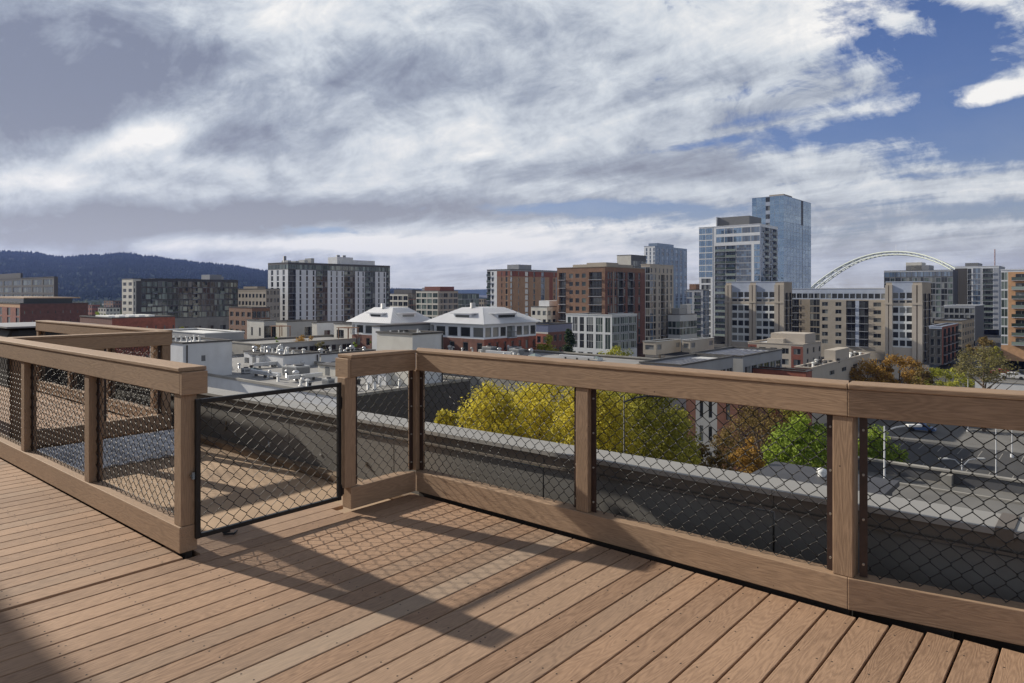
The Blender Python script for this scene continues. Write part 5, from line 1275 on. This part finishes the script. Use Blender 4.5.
def blob(px, py, rx, ry, amp, rot=0):
    ax, az = (px-512)/F, (HY-py)/F; cr, sr = math.cos(R(rot)), math.sin(R(rot))
    dx, dz = mt('SUBTRACT', tx, ax), mt('SUBTRACT', tz, az)
    u_ = mt('DIVIDE', mt('ADD', mt('MULTIPLY', dx, cr), mt('MULTIPLY', dz, sr)), rx/F)
    v_ = mt('DIVIDE', mt('SUBTRACT', mt('MULTIPLY', dz, cr), mt('MULTIPLY', dx, sr)), ry/F)
    return mt('MULTIPLY', mt('EXPONENT', mt('MULTIPLY', mt('ADD', mt('MULTIPLY', u_, u_), mt('MULTIPLY', v_, v_)), -1)), amp)
def total(lst):
    o = lst[0]
    for q in lst[1:]: o = mt('ADD', o, q)
    return o
al = mt('ADD', mt('MULTIPLY', cx, -.62), mt('MULTIPLY', cy, .78)); pe = mt('ADD', mt('MULTIPLY', cx, .78), mt('MULTIPLY', cy, .62))
str1 = nz(comb(mt('MULTIPLY', al, .45), pe), 1.5, 12, .60, .5, (2, 3, 0))
str2 = nz(comb(mt('MULTIPLY', al, .30), pe), 3.6, 12, .62, .6, (7, 1, 4))
nA = nz(lay, .8, 10, .6, .5); nB = str1
rot_t = comb(mt('ADD', tx, mt('MULTIPLY', tz, .3)), mt('MULTIPLY', mt('SUBTRACT', tz, mt('MULTIPLY', tx, .16)), 1.8))
fine = mt('ADD', mt('MULTIPLY', nz(rot_t, 4.2, 13, .66, .7, (1, 4, 2)), .6), mt('MULTIPLY', str2, .4))
puff = nz(comb(tx, mt('MULTIPLY', tz, 1.3)), 11.0, 12, .66, .5, (4, 1, 6))
big = nz(rot_t, 2.0, 6, .5, .4, (5, 1, 2))
cov = total([mt('MULTIPLY', nA, .8), mt('MULTIPLY', fine, 1.1), mt('MULTIPLY', puff, .75), mt('MULTIPLY', big, .3),
             blob(985, 120, 130, 42, -.50, 6), blob(940, 12, 70, 14, -.26, -10), blob(800, 112, 90, 7, -.22, 10), blob(900, 178, 160, 6, -.22, 4), blob(720, 140, 120, 5, -.18, 10), blob(900, 45, 110, 34, -.30, -20), blob(850, 132, 120, 12, -.28, 8), blob(690, 12, 50, 20, -.22, -20), blob(740, 95, 60, 8, -.16, 8), blob(590, 208, 140, 7, -.34), blob(330, 230, 60, 6, -.40), blob(950, 205, 140, 10, -.20), blob(650, 75, 26, 16, -.16, 0), blob(960, 160, 140, 8, -.14, 6),
             blob(1000, 92, 46, 16, .55, 14), blob(60, 120, 420, 160, .40), blob(560, 60, 220, 90, .22), blob(770, 40, 70, 40, .14, 30), blob(760, 175, 260, 20, .20), blob(900, 20, 30, 14, .2), blob(500, 262, 600, 20, .25)])
cover = mt('MULTIPLY', mt('SUBTRACT', cov, 1.27), 5.0, clamp=True)
shade = total([mt('MULTIPLY', nB, .75), mt('MULTIPLY', fine, .85), mt('MULTIPLY', puff, .62), mt('MULTIPLY', big, .45),
               blob(85, 100, 190, 80, -.26, 6), blob(300, 213, 280, 18, -.34, 2), blob(90, 232, 170, 22, -.26), blob(640, 172, 130, 12, -.22), blob(420, 90, 110, 40, -.06), blob(30, 60, 220, 90, -.08), blob(700, 85, 120, 12, -.16, 12), blob(900, 205, 160, 24, -.14), blob(960, 265, 150, 18, -.1),
               blob(125, 142, 90, 18, .40, 14), blob(60, 185, 90, 14, .32, 0), blob(215, 166, 60, 12, .26, 0), blob(280, 244, 150, 8, .42), blob(460, 243, 130, 9, .34), blob(620, 262, 260, 14, .2), blob(600, 228, 200, 10, .26), blob(480, 125, 130, 30, .26, 8), blob(280, 20, 140, 26, .16), blob(790, 55, 60, 35, .16, 30), blob(1000, 90, 45, 14, .45, 14), blob(760, 190, 260, 14, .22)])
sh = mt('MULTIPLY', mt('SUBTRACT', shade, 1.07), 1.75, clamp=True)
rp = N.new('ShaderNodeValToRGB'); L.new(sh, rp.inputs[0]); cr = rp.color_ramp
K = 9.6
cr.elements[0].position = 0; cr.elements[0].color = (.20, .225, .295, 1)
cr.elements[1].position = 1; cr.elements[1].color = (.92, .90, .86, 1)
e = cr.elements.new(.3); e.color = (.345, .385, .455, 1)
e = cr.elements.new(.6); e.color = (.60, .64, .68, 1)
def vmul(c, k):
    n = N.new('ShaderNodeVectorMath'); n.operation = 'SCALE'; L.new(c, n.inputs[0])
    if isinstance(k, (int, float)): n.inputs['Scale'].default_value = k
    else: L.new(k, n.inputs['Scale'])
    return n.outputs[0]
def mixc(f, a, b):
    n = N.new('ShaderNodeMix'); n.data_type = 'RGBA'; L.new(f, n.inputs['Factor']) if not isinstance(f, (int, float)) else None
    for nm, q in (('A', a), ('B', b)):
        if isinstance(q, tuple): n.inputs[nm].default_value = q
        else: L.new(q, n.inputs[nm])
    return n.outputs['Result']
# horizon tint: thin warm-grey veil low down
veil = mt('MULTIPLY', mt('EXPONENT', mt('MULTIPLY', mt('MAXIMUM', Z, 0), -11)), .72)
vm = N.new('ShaderNodeVectorMath'); vm.operation = 'MULTIPLY'; L.new(sk.outputs[0], vm.inputs[0]); vm.inputs[1].default_value = (.42, .50, .80)
skyc = vm.outputs[0]
cloudc = vmul(rp.outputs[0], K)
zf = N.new('ShaderNodeMapRange'); zf.interpolation_type = 'SMOOTHSTEP'; L.new(Z, zf.inputs[0]); zf.inputs[1].default_value = .42; zf.inputs[2].default_value = .75; zf.inputs[3].default_value = 1; zf.inputs[4].default_value = .38  # clouds dimmed overhead, out of view, to lower the ambient light
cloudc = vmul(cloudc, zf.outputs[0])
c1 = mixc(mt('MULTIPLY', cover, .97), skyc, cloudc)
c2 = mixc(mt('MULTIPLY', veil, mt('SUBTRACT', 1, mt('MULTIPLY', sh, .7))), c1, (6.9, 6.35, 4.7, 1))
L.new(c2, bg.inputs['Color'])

sun = bpy.data.lights.new('sun', 'SUN'); sun.energy = 5.0; sun.angle = R(.8); sun.color = (1, .92, .80)
so = bpy.data.objects.new('sun', sun); col.objects.link(so); so.rotation_euler = (-sunv).to_track_quat('-Z', 'Y').to_euler()

# ================================================================== camera
cd = bpy.data.cameras.new('camera'); cam = bpy.data.objects.new('camera', cd); col.objects.link(cam)
cam.location = (0, 0, EYE); cam.rotation_euler = (R(90), 0, 0)
cd.sensor_width = 36; cd.lens = 36*F/1024; cd.shift_y = -(341.5-HY)/1024; cd.clip_start = .05; cd.clip_end = 30000
scn.camera = cam
vs = scn.view_settings; vs.view_transform = 'Standard'; vs.look = 'None'; vs.exposure = .2; vs.gamma = 1; vs.use_curve_mapping = False
scn.cycles.max_bounces = 6; scn.cycles.volume_bounces = 0
print('windows', NWIN[0], 'objects', len(bpy.data.objects))
